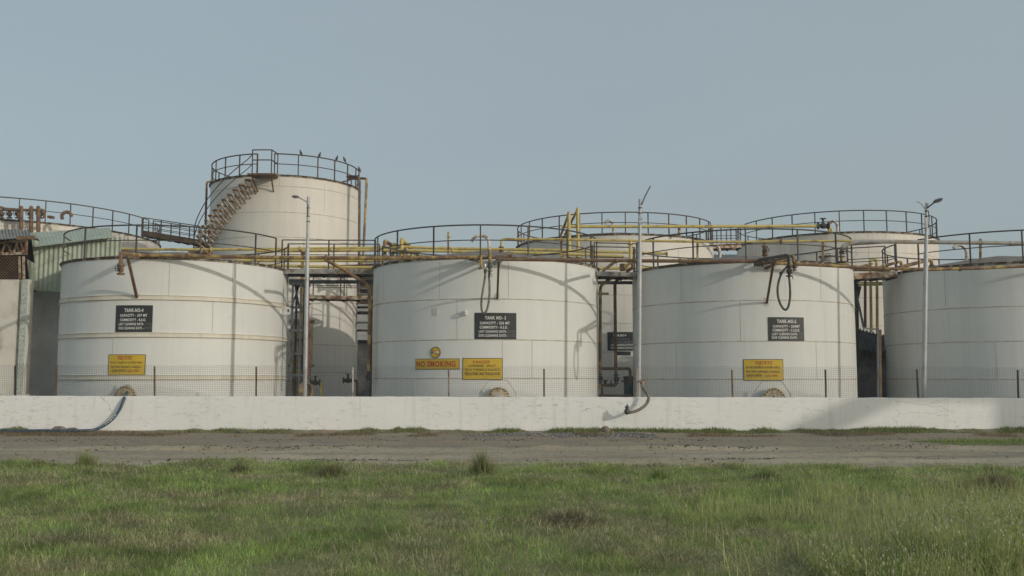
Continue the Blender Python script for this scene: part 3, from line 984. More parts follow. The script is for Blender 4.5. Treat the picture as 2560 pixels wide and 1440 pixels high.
# yellow loops
lp = thing('pipe_loop', 'cluster of yellow pipe bends and stays above the left of TANK NO-3', 'pipe loop', P(985, 645, 37.4))
MB().tube(fillet(pxs([(962, 650, 37.2), (962, 602, 37.2), (987, 618, 38.2), (1000, 628, 38.6)]), 0.1), 0.075, 10).build('bend', 'yellow_rust', lp)
MB().tube(fillet(pxs([(1004, 650, 37.2), (1004, 598, 37.2), (1022, 616, 38.2), (1048, 640, 38.8)]), 0.1), 0.08, 10).build('bend', 'yellow', lp)
MB().tube(fillet(pxs([(982, 650, 37.6), (982, 609, 37.6), (1003, 617, 38.0)]), 0.1), 0.06, 10).build('bend', 'yellow', lp)
MB().tube(pxs([(1030, 648, 37.6), (1031, 620, 37.6)]), 0.075, 10).build('riser', 'yellow', lp)
MB().tube(pxs([(1000, 636, 37.4), (1016, 641, 37.8)]), 0.05, 8).build('stay', 'dark', lp)
MB().bar(P(972, 631, 37.6), P(1052, 631, 37.6), 0.3, 0.08).build('tray', 'deck_grey', lp, smooth=False)
MB().bar(P(1036, 627, 37.5), P(1050, 641, 38.0), 0.06, 0.06).build('stay', 'yellow_rust', lp, smooth=False)
valve(lp, P(1022, 616, 38.0), (1, .3, -.8), 1.0, 'yellow_rust')
for nm, top, b0, foot, lab in (('a', (1422, 531), (1424, 660), (1400, 594), 'shorter yellow pipe with raking stay before the wide cream tank'),
                               ('b', (1444, 521), (1446, 662), (1412, 588), 'taller yellow pipe with raking stay before the wide cream tank')):
    lo = thing('pipe_loop', lab, 'pipe loop', P(b0[0], b0[1], 38.4), 'yellow pipe loops before the wide cream tank')
    MB().tube(pxs([b0, (top[0], top[1] + 2)], 38.4), 0.072, 10).ball(P(top[0], top[1] + 2, 38.4), 0.075).build('riser', 'yellow', lo)
    MB().tube([P(top[0], top[1] + 3, 38.4), P(foot[0], foot[1], 39.4)], 0.05, 8).build('stay', 'yellow_rust', lo)
    flo = MB()
    flange(flo, P(b0[0], 644, 38.4), Zv, 0.13)
    flo.build('flange', 'yellow_rust', lo)
# pipe C on the front tank roofs
YC = 31.0
gC = 'thin yellow pipe runs above the front tank roofs'
c1 = pipe('roof_pipe', 'thin yellow pipe crossing above the roofs of TANK NO-3 and TANK-NO-2', pxs([(1253, 618), (1253, 597.5), (1400, 598.5), (1500, 600.5), (1740, 604), (1860, 604.5), (1952, 603.5), (2125, 602), (2180, 601.5)], YC), 0.04, 'yellow', gC)
add_flanges(c1, pxs([(1253, 618)], YC), Zv, 0.085, 'yellow_rust')
add_flanges(c1, pxs([(1952, 603.5)], YC), X_, 0.085, 'yellow_rust', 0.05)
c0 = pipe('roof_pipe', 'short yellow stub with a flange under the bend above TANK NO-3', pxs([(1253, 627), (1253, 648)], YC), 0.036, 'yellow_rust', gC)
add_flanges(c0, pxs([(1253, 627)], YC), Zv, 0.085, 'rust')
c2 = pipe('roof_pipe', 'yellow drop pipe with fat elbow between TANK NO-3 and TANK-NO-2', pxs([(1576, 603, YC), (1576, 657, YC), (1556, 672, YC + 0.6)]), 0.055, 'yellow', gC)
add_flanges(c2, pxs([(1576, 611)], YC), Zv, 0.09, 'yellow_rust')
MB().tube(fillet(pxs([(1580, 657, 30.6), (1583, 668, 30.6), (1568, 678, 31.2)]), 0.1), 0.055, 10).build('elbow', 'rust', c2)
MB().lathe(P(1557, 670, YC + 0.5), [(0, -0.1), (0.1, -0.1), (0.12, 0), (0.1, 0.14), (0, 0.14)], 14).build('pot', 'yellow_rust', c2)
c3 = pipe('roof_pipe', 'yellow riser with a brown valve on the left rim part of TANK-NO-2', pxs([(1912, 604, YC), (1912, 650, YC)]), 0.036, 'yellow_rust', gC)
valve(c3, P(1912, 627, YC), Zv, 1.0, 'rust')
add_flanges(c3, pxs([(1912, 618), (1912, 634)], YC), Zv, 0.085, 'yellow_rust')
g1 = pipe('roof_pipe', 'thick grey pipe running right from TANK-NO-2 across the right lamp post', pxs([(2104, 640), (2104, 620), (2116, 611), (2140, 605), (2160, 603.5), (2640, 609)], YC - 0.2), 0.066, 'grey_pipe', gC)
valve(g1, P(2104, 631, YC - 0.2), Zv, 0.95, 'rust')
MB().tube(pxs([(2104, 638), (2104, 655)], YC - 0.2), 0.05, 10).build('riser', 'yellow_rust', g1)
add_flanges(g1, pxs([(2104, 655)], YC - 0.2), Zv, 0.16, 'dark')
add_flanges(g1, pxs([(2455, 607), (2525, 608)], YC - 0.2), X_, 0.075, 'grey_pipe', 0.03)
g2 = pipe('roof_pipe', 'small bent yellow pipe at the right rim of TANK-NO-2', pxs([(2086, 657), (2116, 657), (2122, 661), (2124, 672)], 31.0), 0.032, 'yellow', gC)
for u, v0, v1, lab in ((1403, 591, 651, 'yellow post on the roof of TANK NO-3'), (1743.5, 600, 656, 'yellow post left on the roof of TANK-NO-2'),
                       (2057, 602, 661, 'yellow post right on the roof of TANK-NO-2'), (1120.5, 580, 645, 'lone dark yellow post left on the roof of TANK NO-3'), (2451, 597, 664, 'rusty post on the roof of the tank at the right edge')):
    o = MB().bar(P(u, v1, 31.4), P(u, v0, 31.4), 0.06).bar(P(u - 4, v0 + 12, 31.35), P(u + 6, v0 + 12, 31.35), 0.05, 0.03).build('roof_post', 'yellow_rust', None, loc=P(u, v1, 31.4), smooth=False)
    tag(o, lab, 'post', 'roof posts')
# pipe D on the rear tanks
d_ = pipe('rear_pipe', 'yellow pipe level across the rails of the two wide rear tanks', [P(1404, 566.5, 39.6), P(1860, 566, 40.6), P(2050, 565, 41.1), P(2066, 565.5, 41.2), P(2077, 570, 41.3), P(2079, 584, 41.4)], 0.07, 'yellow', None)
valve(d_, P(2058, 564.5, 41.1), X_, 1.5, 'dark', (0, 0, 1))
MB().tube(pxs([(2064, 567), (2072, 571), (2074, 585)], 41.2), 0.05, 8).build('side_pipe', 'yellow', d_)
MB().tube(pxs([(1698, 568), (1698, 588)], 40.3), 0.06, 8).build('leg', 'yellow_rust', d_)
add_flanges(d_, pxs([(1442, 566)], 39.7), X_, 0.12, 'yellow', 0.05)

# pipes right of the tall tank
pipe('drain_pipe', 'rusty pipe down the right side of the tallest tank', pxs([(897, 760, 40.3), (899, 449, 40.3), (893, 441, 40.8), (868, 441, 41.6)]), 0.055, 'rust', 'pipes of the tallest tank')
pipe('drain_pipe', 'yellow pipe standing off the right side of the tallest tank', pxs([(906, 690, 40.2), (917, 447, 40.2), (905, 446, 40.6), (872, 447, 41.6)]), 0.055, 'yellow_rust', 'pipes of the tallest tank')
pipe('drain_pipe', 'rusty pipe down the left side of the tallest tank', pxs([(512, 622, 41.5), (517, 455, 41.5), (530, 454, 41.8)]), 0.05, 'rust', 'pipes of the tallest tank')

# diagonal and vertical pipes in the gaps
gD = 'pipes in the gaps between front tanks'
e1 = pipe('drop_pipe', 'yellow pipe slanting under the walkway then dropping beside TANK NO-3', [P(815, 650, 29.3), P(846, 666, 30.6), P(922, 714, 31.4), P(924.5, 760, 31.4), P(921, 928, 31.4)], 0.058, 'yellow_rust', gD, 0.2)
valve(e1, P(921, 940, 31.4), Zv, 0.9, 'dark')
e2 = pipe('drop_pipe', 'red pipe standing directly behind the left lamp post', pxs([(770, 690), (769, 940)], 31.6), 0.05, 'red', gD)
add_flanges(e2, pxs([(769, 938), (769, 947), (770, 760)], 31.6), Zv, 0.09, 'red')
e3 = pipe('drop_pipe', 'yellow brown pipe right beside TANK NO-3 in its right gap', pxs([(1545, 684), (1530, 694), (1501, 715), (1500, 972)], 32.6), 0.052, 'yellow_rust', gD)
valve(e3, P(1500, 946, 32.6), Zv, 0.9, 'dark')
e4 = pipe('drop_pipe', 'dark brown pipe before the half hidden board', pxs([(1562, 686), (1553, 692), (1537, 706), (1540, 950)], 32.8), 0.056, 'rust', gD)
valve(e4, P(1540.5, 948, 32.8), Zv, 0.95, 'dark')
e5 = pipe('header_pipe', 'brown pipe level behind the mesh fence in the gap right of TANK NO-3', pxs([(1494, 921.5), (1572, 921.5), (1575.5, 927), (1575.5, 960)], 33.0), 0.052, 'rust', gD)
e6 = pipe('header_pipe', 'low brown pipe with a tee and valve in the gap right of TANK NO-3', pxs([(1494, 963), (1535, 963), (1541, 961), (1541, 955)], 32.7), 0.05, 'rust', gD)
MB().tube(pxs([(1505, 966), (1505, 1000)], 32.7), 0.045, 8).build('drop', 'rust', e6)
MB().tube(pxs([(1513, 960), (1513, 952)], 32.7), 0.05, 8).build('tee', 'dark', e6)
add_flanges(e6, pxs([(1513, 951)], 32.7), Zv, 0.1, 'dark')
valve(e6, P(1528, 963, 32.7), X_, 0.7, 'dark', (0, 0, 1))
e7 = pipe('header_pipe', 'lowest dark pipe close to the wall top right of TANK NO-3', pxs([(1494, 989.5), (1580, 989.5)], 33.2), 0.05, 'rust', gD)
e8 = pipe('drop_pipe', 'raking yellow brown stay under the walkway right of TANK NO-3', pxs([(1541, 652, 28.9), (1508, 676, 30.9)]), 0.05, 'yellow_rust', gD)
e9 = pipe('outlet_pipe', 'yellow outlet pipe with a black valve low beside the left lamp post', pxs([(770, 957), (792, 956), (802, 957), (803.5, 962), (803.5, 1000)], 32.8), 0.052, 'yellow', gD)
valve(e9, P(788, 956.5, 32.8), X_, 1.05, 'dark', (0, 0, 1))
e10 = pipe('outlet_pipe', 'dim outlet pipe with a dark valve low on the tallest tank', pxs([(860, 951), (890, 951), (893, 956), (893, 1000)], 38.3), 0.05, 'rust', gD)
valve(e10, P(870, 951, 38.3), X_, 1.2, 'dark', (0, 0, 1))
f1 = pipe('bent_pipe', 'yellow hairpin pipe rising above the walkway left of the right lamp post', pxs([(2178, 830), (2176, 655), (2177, 648), (2184, 647.5), (2190, 648), (2191, 655), (2192.5, 720), (2193, 830)], 33.6), 0.05, 'yellow', gD, 0.1)
add_flanges(f1, pxs([(2176.5, 660)], 33.6), Zv, 0.09, 'yellow_rust')
f2 = pipe('bent_pipe', 'left slanting yellow pipe over the walkway right of TANK-NO-2', pxs([(2137, 671, 32.5), (2168, 662, 33.0), (2173, 662, 33.1), (2175, 672, 33.1)]), 0.045, 'yellow_rust', gD)
f3 = pipe('bent_pipe', 'middle slanting yellow pipe over the walkway right of TANK-NO-2', pxs([(2190, 671, 31.6), (2246, 654.5, 32.4), (2253, 655, 32.5), (2254, 670, 32.5)]), 0.05, 'yellow_rust', gD)
f4 = pipe('bent_pipe', 'brown slanting pipe ending in an elbow on the rim right of the right lamp post', pxs([(2247, 669, 31.0), (2320, 650, 32.0), (2328, 651, 32.0), (2330, 668, 32.0)]), 0.06, 'yellow_rust', gD)
add_flanges(f4, pxs([(2330, 664)], 32.0), Zv, 0.1, 'rust')
f5 = pipe('header_pipe', 'yellow pipe level under the rusty walkway left of the right lamp post', pxs([(2132, 711.5), (2215, 710)], 34.2), 0.055, 'yellow', gD)
f6 = pipe('header_pipe', 'long dim yellow pipe under the railings right of TANK-NO-2', pxs([(2120, 674), (2210, 676), (2225, 676)], 33.0), 0.05, 'yellow_rust', gD)

# valve row on the broad left tank
vr = thing('valve_row', 'row of rusty valves and stand pipes on the broad tank at the left edge', 'valve row', P(55, 550, 41.0))
MB().tube(fillet(pxs([(-30, 517), (6, 518.5), (18, 525), (108, 525), (111, 530), (111, 545)], 41.0), 0.12), 0.06, 10).build('header', 'rust', vr)
for u in (4, 24, 45, 77, 101):
    valve(vr, P(u, 535, 41.1), Zv, 1.15, 'rust')
for u in (53, 78, 96):
    MB().tube([P(u, 640, 40.6), P(u, 519, 40.6)], [0.085, 0.085], 10).ball(P(u, 519, 40.6), 0.086).build('stand_pipe', 'rust', vr)
o = MB().bar(P(122, 543, 41.2), P(133, 543, 41.2), 0.3, 0.1).build('rim_box', 'rust', vr, smooth=False)

# ================================================================== WALKWAYS, LADDERS
def walkway(label, p0, p1, width, back, h, thick, deck_mat, rail_mat, nposts, group='walkways between tanks', mids=2, rail_r=0.02, rails=(0, 1)):
    """deck from p0 to p1 (front edge), extending back by 'width' along vector back"""
    root = thing('walkway', label, 'walkway', (Vector(p0) + Vector(p1)) / 2 - Vector((0, 0, thick)), group)
    p0, p1 = Vector(p0), Vector(p1)
    bk = Vector(back).normalized() * width
    up = Vector((0, 0, 1))
    dk = MB()
    a, b, c, d = p0, p1, p1 + bk, p0 + bk
    lo = up * 0.05
    dk.add([a, b, c, d, a - lo, b - lo, c - lo, d - lo], [(0, 1, 2, 3), (7, 6, 5, 4), (0, 4, 5, 1), (1, 5, 6, 2), (2, 6, 7, 3), (3, 7, 4, 0)])
    dk.build('deck', deck_mat, root, smooth=False)
    for q in (Vector((0, 0, 0)), bk):
        bm_ = MB()
        off = -bk.normalized() * 0.03 if q.length == 0 else bk.normalized() * 0.03
        bm_.bar(p0 + q + off - up * (thick / 2 - 0.02), p1 + q + off - up * (thick / 2 - 0.02), 0.05, thick)
        bm_.build('side_beam', deck_mat, root, smooth=False)
    n = max(3, int((p1 - p0).length / 0.6))
    for i in range(n + 1):
        q = p0 + (p1 - p0) * i / n - up * (thick * 0.9)
        MB().bar(q, q + bk, 0.05, 0.08).build('cross_beam', 'dark', root, smooth=False)
    for s in rails:
        q = bk * s
        rl = MB().tube([p0 + q + up * h, p1 + q + up * h], rail_r, 8).build('railing', rail_mat, root)
        for m in range(1, mids):
            MB().tube([p0 + q + up * h * m / mids, p1 + q + up * h * m / mids], rail_r * 0.8, 6).build('mid_rail', rail_mat, rl)
        for i in range(nposts):
            t = p0 + q + (p1 - p0) * i / (nposts - 1)
            MB().bar(t - up * 0.02, t + up * h, 0.042).build('rail_post', rail_mat, rl, smooth=False)
    return root


w1 = walkway('grey walkway with rails joining TANK-NO-4 to TANK NO-3', P(704, 673.5, 32.3), P(938, 674.5, 32.3), 0.95, (0, 1, 0), 1.02, 0.17, 'deck_grey', 'rail', 3)
w2 = walkway('grey walkway with rails joining TANK NO-3 to TANK-NO-2', P(1486, 680, 31.9), P(1596, 682, 31.9), 0.95, (0, 1, 0), 1.0, 0.16, 'deck_grey', 'rail', 2)
w3 = walkway('rust-coloured walkway joining TANK-NO-2 to the tank at the right edge', P(2120, 686, 31.9), P(2242, 679, 31.9), 0.95, (0, 1, 0), 1.0, 0.20, 'rust_light', 'rail', 2)
w4 = walkway('rusty sloping walkway from the broad left tank to the foot of the spiral stair', P(357, 577, 43.5), P(497, 600, 41.5), 0.9, (0.15, 1, 0), 0.62, 0.24, 'rust', 'rail_brown', 4, mids=3)
w5 = walkway('small rusty walkway joining the two wide rear tanks', P(1778, 611.5, 43.2), P(1852, 609.5, 44.2), 0.9, (0, 1, 0), 0.8, 0.2, 'rust_light', 'rail', 4)
w6 = walkway('rusty lower walkway before the tallest tank, under the grey one', P(772, 739, 37.0), P(930, 742, 37.0), 0.8, (0, 1, 0), 0.83, 0.15, 'rust_light', 'rail_brown', 3)
# dark beam under walkway 1 and the one in the right gap
o = MB().box(P(722, 700, 33.1).x, P(936, 700, 33.1).x, 33.1, 33.3, zat(708, 33.1), zat(700, 33.1)).build('cross_beam', 'bluegrey', None, loc=P(828, 704, 33.2), smooth=False)
tag(o, 'blue grey beam under the walkway right of TANK-NO-4', 'beam', 'beams in the gaps')
o = MB().box(P(1488, 700, 34).x, P(1588, 700, 34).x, 34, 34.15, zat(710, 34), zat(702.5, 34)).build('cross_beam', 'dark', None, loc=P(1540, 706, 34.1), smooth=False)
tag(o, 'dark beam in the gap right of TANK NO-3', 'beam', 'beams in the gaps')
o = MB().box(P(1488, 735, 36).x, P(1522, 735, 36).x, 36, 36.1, zat(736.5, 36), zat(731, 36)).build('cross_beam', 'rust', None, loc=P(1507, 734, 36), smooth=False)
tag(o, 'short rusty beam end poking out from behind TANK NO-3', 'beam', 'beams in the gaps')
o = MB().box(P(2130, 708, 34.4).x, P(2215, 708, 34.4).x, 34.4, 34.55, zat(709, 34.4), zat(705, 34.4)).build('cross_beam', 'dark', None, loc=P(2170, 707, 34.4), smooth=False)
tag(o, 'dark beam behind the yellow pipe right of TANK-NO-2', 'beam', 'beams in the gaps')

pk = thing('pipe_rack', 'stack of dark horizontal pipes in the narrow gap left of TANK NO-3', 'pipe rack', (P(915, 990, 41).x, 41.5, 0))
for i_, (v, mm) in enumerate(((664, 'grey_pipe'), (689, 'dark'), (700, 'rust'), (711, 'dark'), (725, 'dark'), (736, 'grey_pipe'), (745, 'dark'), (757, 'rust'), (768, 'dark'), (782, 'dark'), (806, 'grey_pipe'), (826, 'rust'))):
    MB().tube(pxs([(868, v, 42.6), (958, v + 0.5, 41.2)]), 0.05 if i_ % 3 else 0.075, 8).build('pipe_run', mm, pk)
for u in (925, 931):
    p = P(u, 990, 41.4)
    MB().bar((p.x, 41.4, 0.1), (p.x, 41.4, zat(684, 41.4)), 0.08).build('upright', 'dark', pk, smooth=False)

# ladder tower right of tank 4
lt = thing('ladder_tower', 'blue grey steel ladder frame between TANK-NO-4 and the left lamp post', 'ladder', (P(740, 990, 33.3).x, 33.3, 0), 'ladder frames in the gaps')
for u, Y in ((727, 32.9), (748, 32.9), (737, 33.7), (757, 33.7)):
    p = P(u, 945, Y)
    MB().bar((p.x, Y, 0.1), (p.x, Y, zat(702, 33.0)), 0.065, 0.065).build('upright', 'bluegrey' if Y < 33.2 else 'dark', lt, smooth=False)
for v in (768.5, 826, 884, 938):
    MB().bar(P(722, v, 32.87), P(757, v, 32.87), 0.04, 0.085).build('rung', 'bluegrey', lt, smooth=False)
for v in (780, 850, 920):
    MB().bar(P(737, v, 33.7), P(757, v, 33.7), 0.04, 0.05).build('rung', 'dark', lt, smooth=False)
MB().bar(P(728, 770, 32.9), P(748, 714, 33.7), 0.04).build('brace', 'dark', lt, smooth=False)
MB().bar(P(748, 768, 32.9), P(737, 708, 33.7), 0.05).build('brace', 'bluegrey', lt, smooth=False)
MB().box(P(722, 705, 32.85).x, P(762, 705, 32.85).x, 32.85, 33.8, zat(712, 33), zat(699, 33)).build('top_plate', 'bluegrey', lt, smooth=False)
# tower right of tank 2
lt2 = thing('ladder_tower', 'dark steel frame with raking braces between TANK-NO-2 and the corrugated shed', 'ladder', (P(2145, 990, 33.4).x, 33.4, 0), 'ladder frames in the gaps')
for u0, u1, Y in ((2136, 2139, 33.0), (2142, 2146, 33.6)):
    MB().bar(P(u1, 985, Y), P(u0, 690, Y), 0.075).build('upright', 'dark', lt2, smooth=False)
MB().bar(P(2137, 717, 33.1), P(2160, 822, 33.1), 0.06).build('brace', 'bluegrey', lt2, smooth=False)
MB().bar(P(2150, 716, 33.5), P(2143, 748, 33.5), 0.08).build('brace', 'dark', lt2, smooth=False)
MB().bar(P(2136, 706, 33.1), P(2160, 698, 33.3), 0.05).build('brace', 'dark', lt2, smooth=False)
MB().bar(P(2137, 773, 33.0), P(2147, 773, 33.6), 0.06).build('rung', 'bluegrey', lt2, smooth=False)
o = MB().bar(P(2163, 823, 33.3), P(2163, 686, 33.3), 0.075).build('steel_post', 'rust', None, loc=P(2163, 823, 33.3), smooth=False)
tag(o, 'dark brown post standing above the corrugated shed', 'post', 'posts in the gaps')
fr = thing('pipe_stand', 'grey and brown post frame before the corrugated shed', 'pipe stand', (P(2197, 990, 31.6).x, 31.6, 0))
MB().bar(P(2158, 821, 31.9), P(2197, 823, 31.6), 0.06).build('top_bar', 'grey_pipe', fr, smooth=False)
MB().bar(P(2195, 1010, 31.55), P(2194.5, 821, 31.55), 0.055).build('upright', 'bluegrey', fr, smooth=False)
MB().bar(P(2201, 1010, 31.7), P(2200, 824, 31.7), 0.075).build('upright', 'rust', fr, smooth=False)

# small vessel behind the ladder
vsl = thing('small_vessel', 'slim cream vessel with rusty flanges behind the ladder frame', 'vessel', (P(752, 990, 37.6).x, 37.6, 0))
c = Vector((P(752, 945, 37.6).x, 37.6, 0))
zf, zm = zat(803, 37.6), zat(914, 37.6)
MB().lathe(c, [(0.40, 0.1), (0.40, zm), (0.44, zm + 0.02), (0.44, zf), (0, zf + 0.01)], 28).build('body', 'tank_b' if False else M['cream'], vsl)
for z in (zf, zm, zm - 0.6):
    MB().lathe(c, [(0.40, z - 0.06), (0.5, z - 0.06), (0.5, z + 0.05), (0.40, z + 0.05)], 28).build('flange', 'rust_light', vsl)
TV = Tank(c.x, c.y, 0.47)
board('danger_sign', 'yellow Hindi sign half hidden behind the ladder frame', TV, 727, 902, 752, 936, 'yellow_sign', [
    ('\u0916\u0924\u0930\u093e', 733, 905, 748, 911, Rd), ('\u0924\u0902\u0917 \u090f\u0935\u0902', 731, 914, 749, 919, Bk), ('\u093f\u092c\u0928\u093e', 731, 922, 749, 927, Bk), ('\u092a\u094d\u0930\u0935\u0947\u0936', 731, 929, 749, 934, Rd)], 0.012, 'yellow warning signs')
# hose reel
hrl = thing('hose_reel', 'coil of yellow hose leaning at the foot of the left lamp post', 'hose coil', P(765, 992, 30.2))
c = P(764, 978, 30.2)
for k, rr in enumerate((0.21, 0.165, 0.12)):
    MB().tube([c + Vector((rr * math.cos(2 * PI * j / 28), 0.03 * k, rr * 1.35 * math.sin(2 * PI * j / 28))) for j in range(28)], 0.024, 6, True).build('hose_turn', 'yellow_rust', hrl)
# teal drum cabinet
dr = thing('drum', 'dark teal drum behind the mesh fence in the gap right of TANK NO-3', 'drum', (P(1571, 990, 34.2).x, 34.2, 0))
c = Vector((P(1571, 945, 34.2).x, 34.2, 0))
MB().lathe(c, [(0, 0.25), (0.17, 0.25), (0.17, zat(944, 34.2)), (0, zat(944, 34.2))], 24).build('body', 'teal', dr)
MB().lathe(c, [(0.17, zat(947, 34.2)), (0.185, zat(947, 34.2)), (0.185, zat(941, 34.2)), (0, zat(940.5, 34.2))], 24).build('lid', 'dark', dr)
MB().tube(pxs([(1553, 953), (1560, 953)], 34.1), 0.03, 8).build('tap', 'dark', dr)

# ================================================================== LAMP POSTS
gl = 'galvanised lamp posts behind the white wall'


def lamp_post(label, u0, v0, u1, Y, r0, r1):
    p1 = P(u1, 993, Y)
    p0 = P(u0, v0, Y)
    base = Vector((p1.x + (p1.x - p0.x) / (p0.z - p1.z) * p1.z, Y, 0))
    root = thing('lamp_post', label, 'lamp post', base, gl)
    mb = MB()
    zs = (0, 0.45, 0.78, 0.79, 1.0)
    rs = (r1, r1 * 0.95, r1 * 0.9, r0, r0)
    mb.tube([base + (p0 - base) * t for t in zs], list(rs), 14)
    mb.build('pole', 'galv', root)
    return root


L1 = lamp_post('lamp post with its head to the left, before the tallest tank', 771, 492, 762, 27.98, 0.042, 0.068)
MB().tube(spline(pxs([(771, 511), (765, 504), (756, 498), (747, 494)], 27.95), 5), 0.02, 8).build('arm', 'galv', L1)
MB().tube(pxs([(765, 505), (770, 496)], 27.96), 0.006, 5).build('stay', 'galv', L1)


def lamp_head(root, p, d, L, w, t, tilt, glassm=True):
    """cobra head: p = neck end, d = horizontal direction it points to"""
    d = Vector(d).normalized()
    ax = (d + Vector((0, 0, tilt))).normalized()
    sd = Vector((0, 0, 1)).cross(ax).normalized()
    upv = ax.cross(sd) * -1
    if upv.z < 0:
        upv = -upv
    prof = [(0, .3, .35), (.08, .5, .7), (.25, .8, 1), (.5, 1, 1), (.8, .9, .7), (.95, .6, .4), (1, .2, .15)]
    m = 12
    vs, fs = [], []
    for s_, ww, tt in prof:
        for k in range(m):
            g = 2 * PI * k / m
            hh = math.sin(g)
            hh = hh if hh > 0 else hh * 0.35
            vs.append(Vector(p) + ax * L * s_ + sd * math.cos(g) * w / 2 * ww + upv * hh * t * tt)
    for i in range(len(prof) - 1):
        for k in range(m):
            l = (k + 1) % m
            fs.append((i * m + k, i * m + l, (i + 1) * m + l, (i + 1) * m + k))
    fs += [tuple(range(m)), tuple((len(prof) - 1) * m + k for k in range(m))]
    hd = MB().add(vs, fs).build('lamp_head', 'lamp', root)
    g0 = Vector(p) + ax * L * 0.58 - upv * t * 0.36
    MB().add([g0 + ax * L * a + sd * w * b - upv * c_ for a, b, c_ in ((-.28, -.34, 0), (.3, -.3, 0), (.3, .3, 0), (-.28, .34, 0), (-.24, -.28, .02), (.26, -.24, .02), (.26, .24, .02), (-.24, .28, .02))],
             [(0, 1, 5, 4), (1, 2, 6, 5), (2, 3, 7, 6), (3, 0, 4, 7), (4, 5, 6, 7)]).build('lens', 'glass', hd, smooth=False)
    return hd


lamp_head(L1, P(748, 494, 27.95), (-1, -0.3, 0), 0.22, 0.13, 0.055, 0.12)
for v in (520, 541, 554):
    mbb = MB()
    flange(mbb, P(770.6, v, 27.98), Zv, 0.055, 0.025)
    mbb.build('clamp', 'lamp', L1)
MB().bar(P(769.4, 538, 27.92), P(770, 512, 27.92), 0.03, 0.03).build('box', 'lamp', L1, smooth=False)

L2 = lamp_post('lamp post with a bare straight arm and no head, left of TANK-NO-2', 1600.5, 498, 1596.5, 28.5, 0.048, 0.072)
MB().tube(pxs([(1604, 512), (1612, 492), (1626, 465)], 28.45), 0.018, 8).build('arm', 'rail', L2)
for v in (520, 533, 548, 559):
    mbb = MB()
    flange(mbb, P(1600.2, v, 28.5), Zv, 0.064, 0.03)
    mbb.build('clamp', 'lamp' if v % 2 else 'dark', L2)
MB().bar(P(1600, 560, 28.43), P(1600, 540, 28.43), 0.06, 0.04).build('box', 'galv', L2, smooth=False)
MB().tube(spline(pxs([(1598, 566), (1594, 575), (1596, 590)], 28.45), 5), 0.004, 4).build('wire', 'dark', L2)

L3 = lamp_post('lamp post with its head to the right, before the rightmost tank', 2317, 508, 2309, 28.4, 0.048, 0.074)
MB().tube(pxs([(2318, 520), (2337, 505)], 28.3), 0.022, 8).build('arm', 'dark', L3)
MB().tube(spline(pxs([(2312, 522), (2307, 514), (2300, 507), (2292, 504.5)], 28.42), 5), 0.016, 8).build('arm', 'galv', L3)
lamp_head(L3, P(2333, 508, 28.3), (0.92, -0.5, 0), 0.30, 0.16, 0.075, 0.42)
for v in (528, 541, 564):
    mbb = MB()
    flange(mbb, P(2316.4, v, 28.4), Zv, 0.062, 0.03)
    mbb.build('clamp', 'dark', L3)
MB().box(P(2312.5, 545, 28.3).x, P(2319, 545, 28.3).x, 28.28, 28.34, zat(569, 28.3), zat(544, 28.3)).build('box', 'galv', L3, smooth=False)
MB().tube(spline(pxs([(2321, 527), (2323, 545), (2322, 560), (2321, 570)], 28.36), 5), 0.012, 5).build('cable', 'dark', L3)

# ================================================================== WALL, MESH FENCE
YW = 27.55


def wall_top(x):
    return zat(992.4, YW) - 0.0022 * x


wb = MB()
xs = np.linspace(-24, 24, 161)
vs, fs = [], []
rng = np.random.RandomState(3)
for i, x in enumerate(xs):
    zt = wall_top(x) + rng.uniform(-0.006, 0.006)
    vs += [(x, YW + 0.004, -0.1), (x, YW, zt * 0.5), (x, YW + 0.002, zt - 0.012), (x, YW + 0.014, zt), (x, YW + 0.24, zt), (x, YW + 0.25, -0.1)]
k = 6
for i in range(len(xs) - 1):
    for j in range(k):
        l = (j + 1) % k
        fs.append((i * k + j, i * k + l, (i + 1) * k + l, (i + 1) * k + j))
wb.add(vs, fs)
m, nt, b = new_mat('whitewashed_plaster')
v = geo_pos(nt, (1, 1, 1))
vx = geo_pos(nt, (0.9, 1, 2.6))
big = noise(nt, v, 0.5, 4, 0.6)
sm = noise(nt, vx, 5.5, 8, 0.72, 0.4)
msk = noise(nt, geo_pos(nt, (0.8, 1, 1)), 0.75, 3, 0.55)
c = ramp(nt, big, [(0.3, (0.86, 0.855, 0.83)), (0.7, (0.91, 0.91, 0.895))])
c = mixc(nt, math_n(nt, 'MULTIPLY', ramp(nt, sm, [(0.545, 0), (0.66, 1)]), ramp(nt, msk, [(0.40, 0.06), (0.62, 0.6)])), c, (0.40, 0.385, 0.34))
sp_ = noise(nt, v, 26, 5, 0.7)
c = mixc(nt, ramp(nt, sp_, [(0.62, 0), (0.72, 0.35)]), c, (0.5, 0.48, 0.43))
# thin cracks, mostly low on the wall
vor = nt.nodes.new('ShaderNodeTexVoronoi')
vor.feature = 'DISTANCE_TO_EDGE'
vor.inputs['Scale'].default_value = 0.6
dst = nt.nodes.new('ShaderNodeVectorMath')
nz = nt.nodes.new('ShaderNodeTexNoise')
nz.inputs['Scale'].default_value = 3.5
nz.inputs['Detail'].default_value = 6
nt.links.new(v, nz.inputs['Vector'])
dst.operation = 'MULTIPLY_ADD'
dst.inputs[1].default_value = (0.45, 0.45, 0.45)
nt.links.new(nz.outputs['Color'], dst.inputs[0])
nt.links.new(geo_pos(nt, (0.55, 1, 2.6)), dst.inputs[2])
nt.links.new(dst.outputs[0], vor.inputs['Vector'])
ck = math_n(nt, 'MULTIPLY', ramp(nt, vor.outputs['Distance'], [(0.0, 1), (0.008, 0)]), ramp(nt, noise(nt, v, 0.6, 2, 0.5), [(0.5, 0), (0.56, 0.6)]))
c = mixc(nt, ck, c, (0.2, 0.18, 0.15))
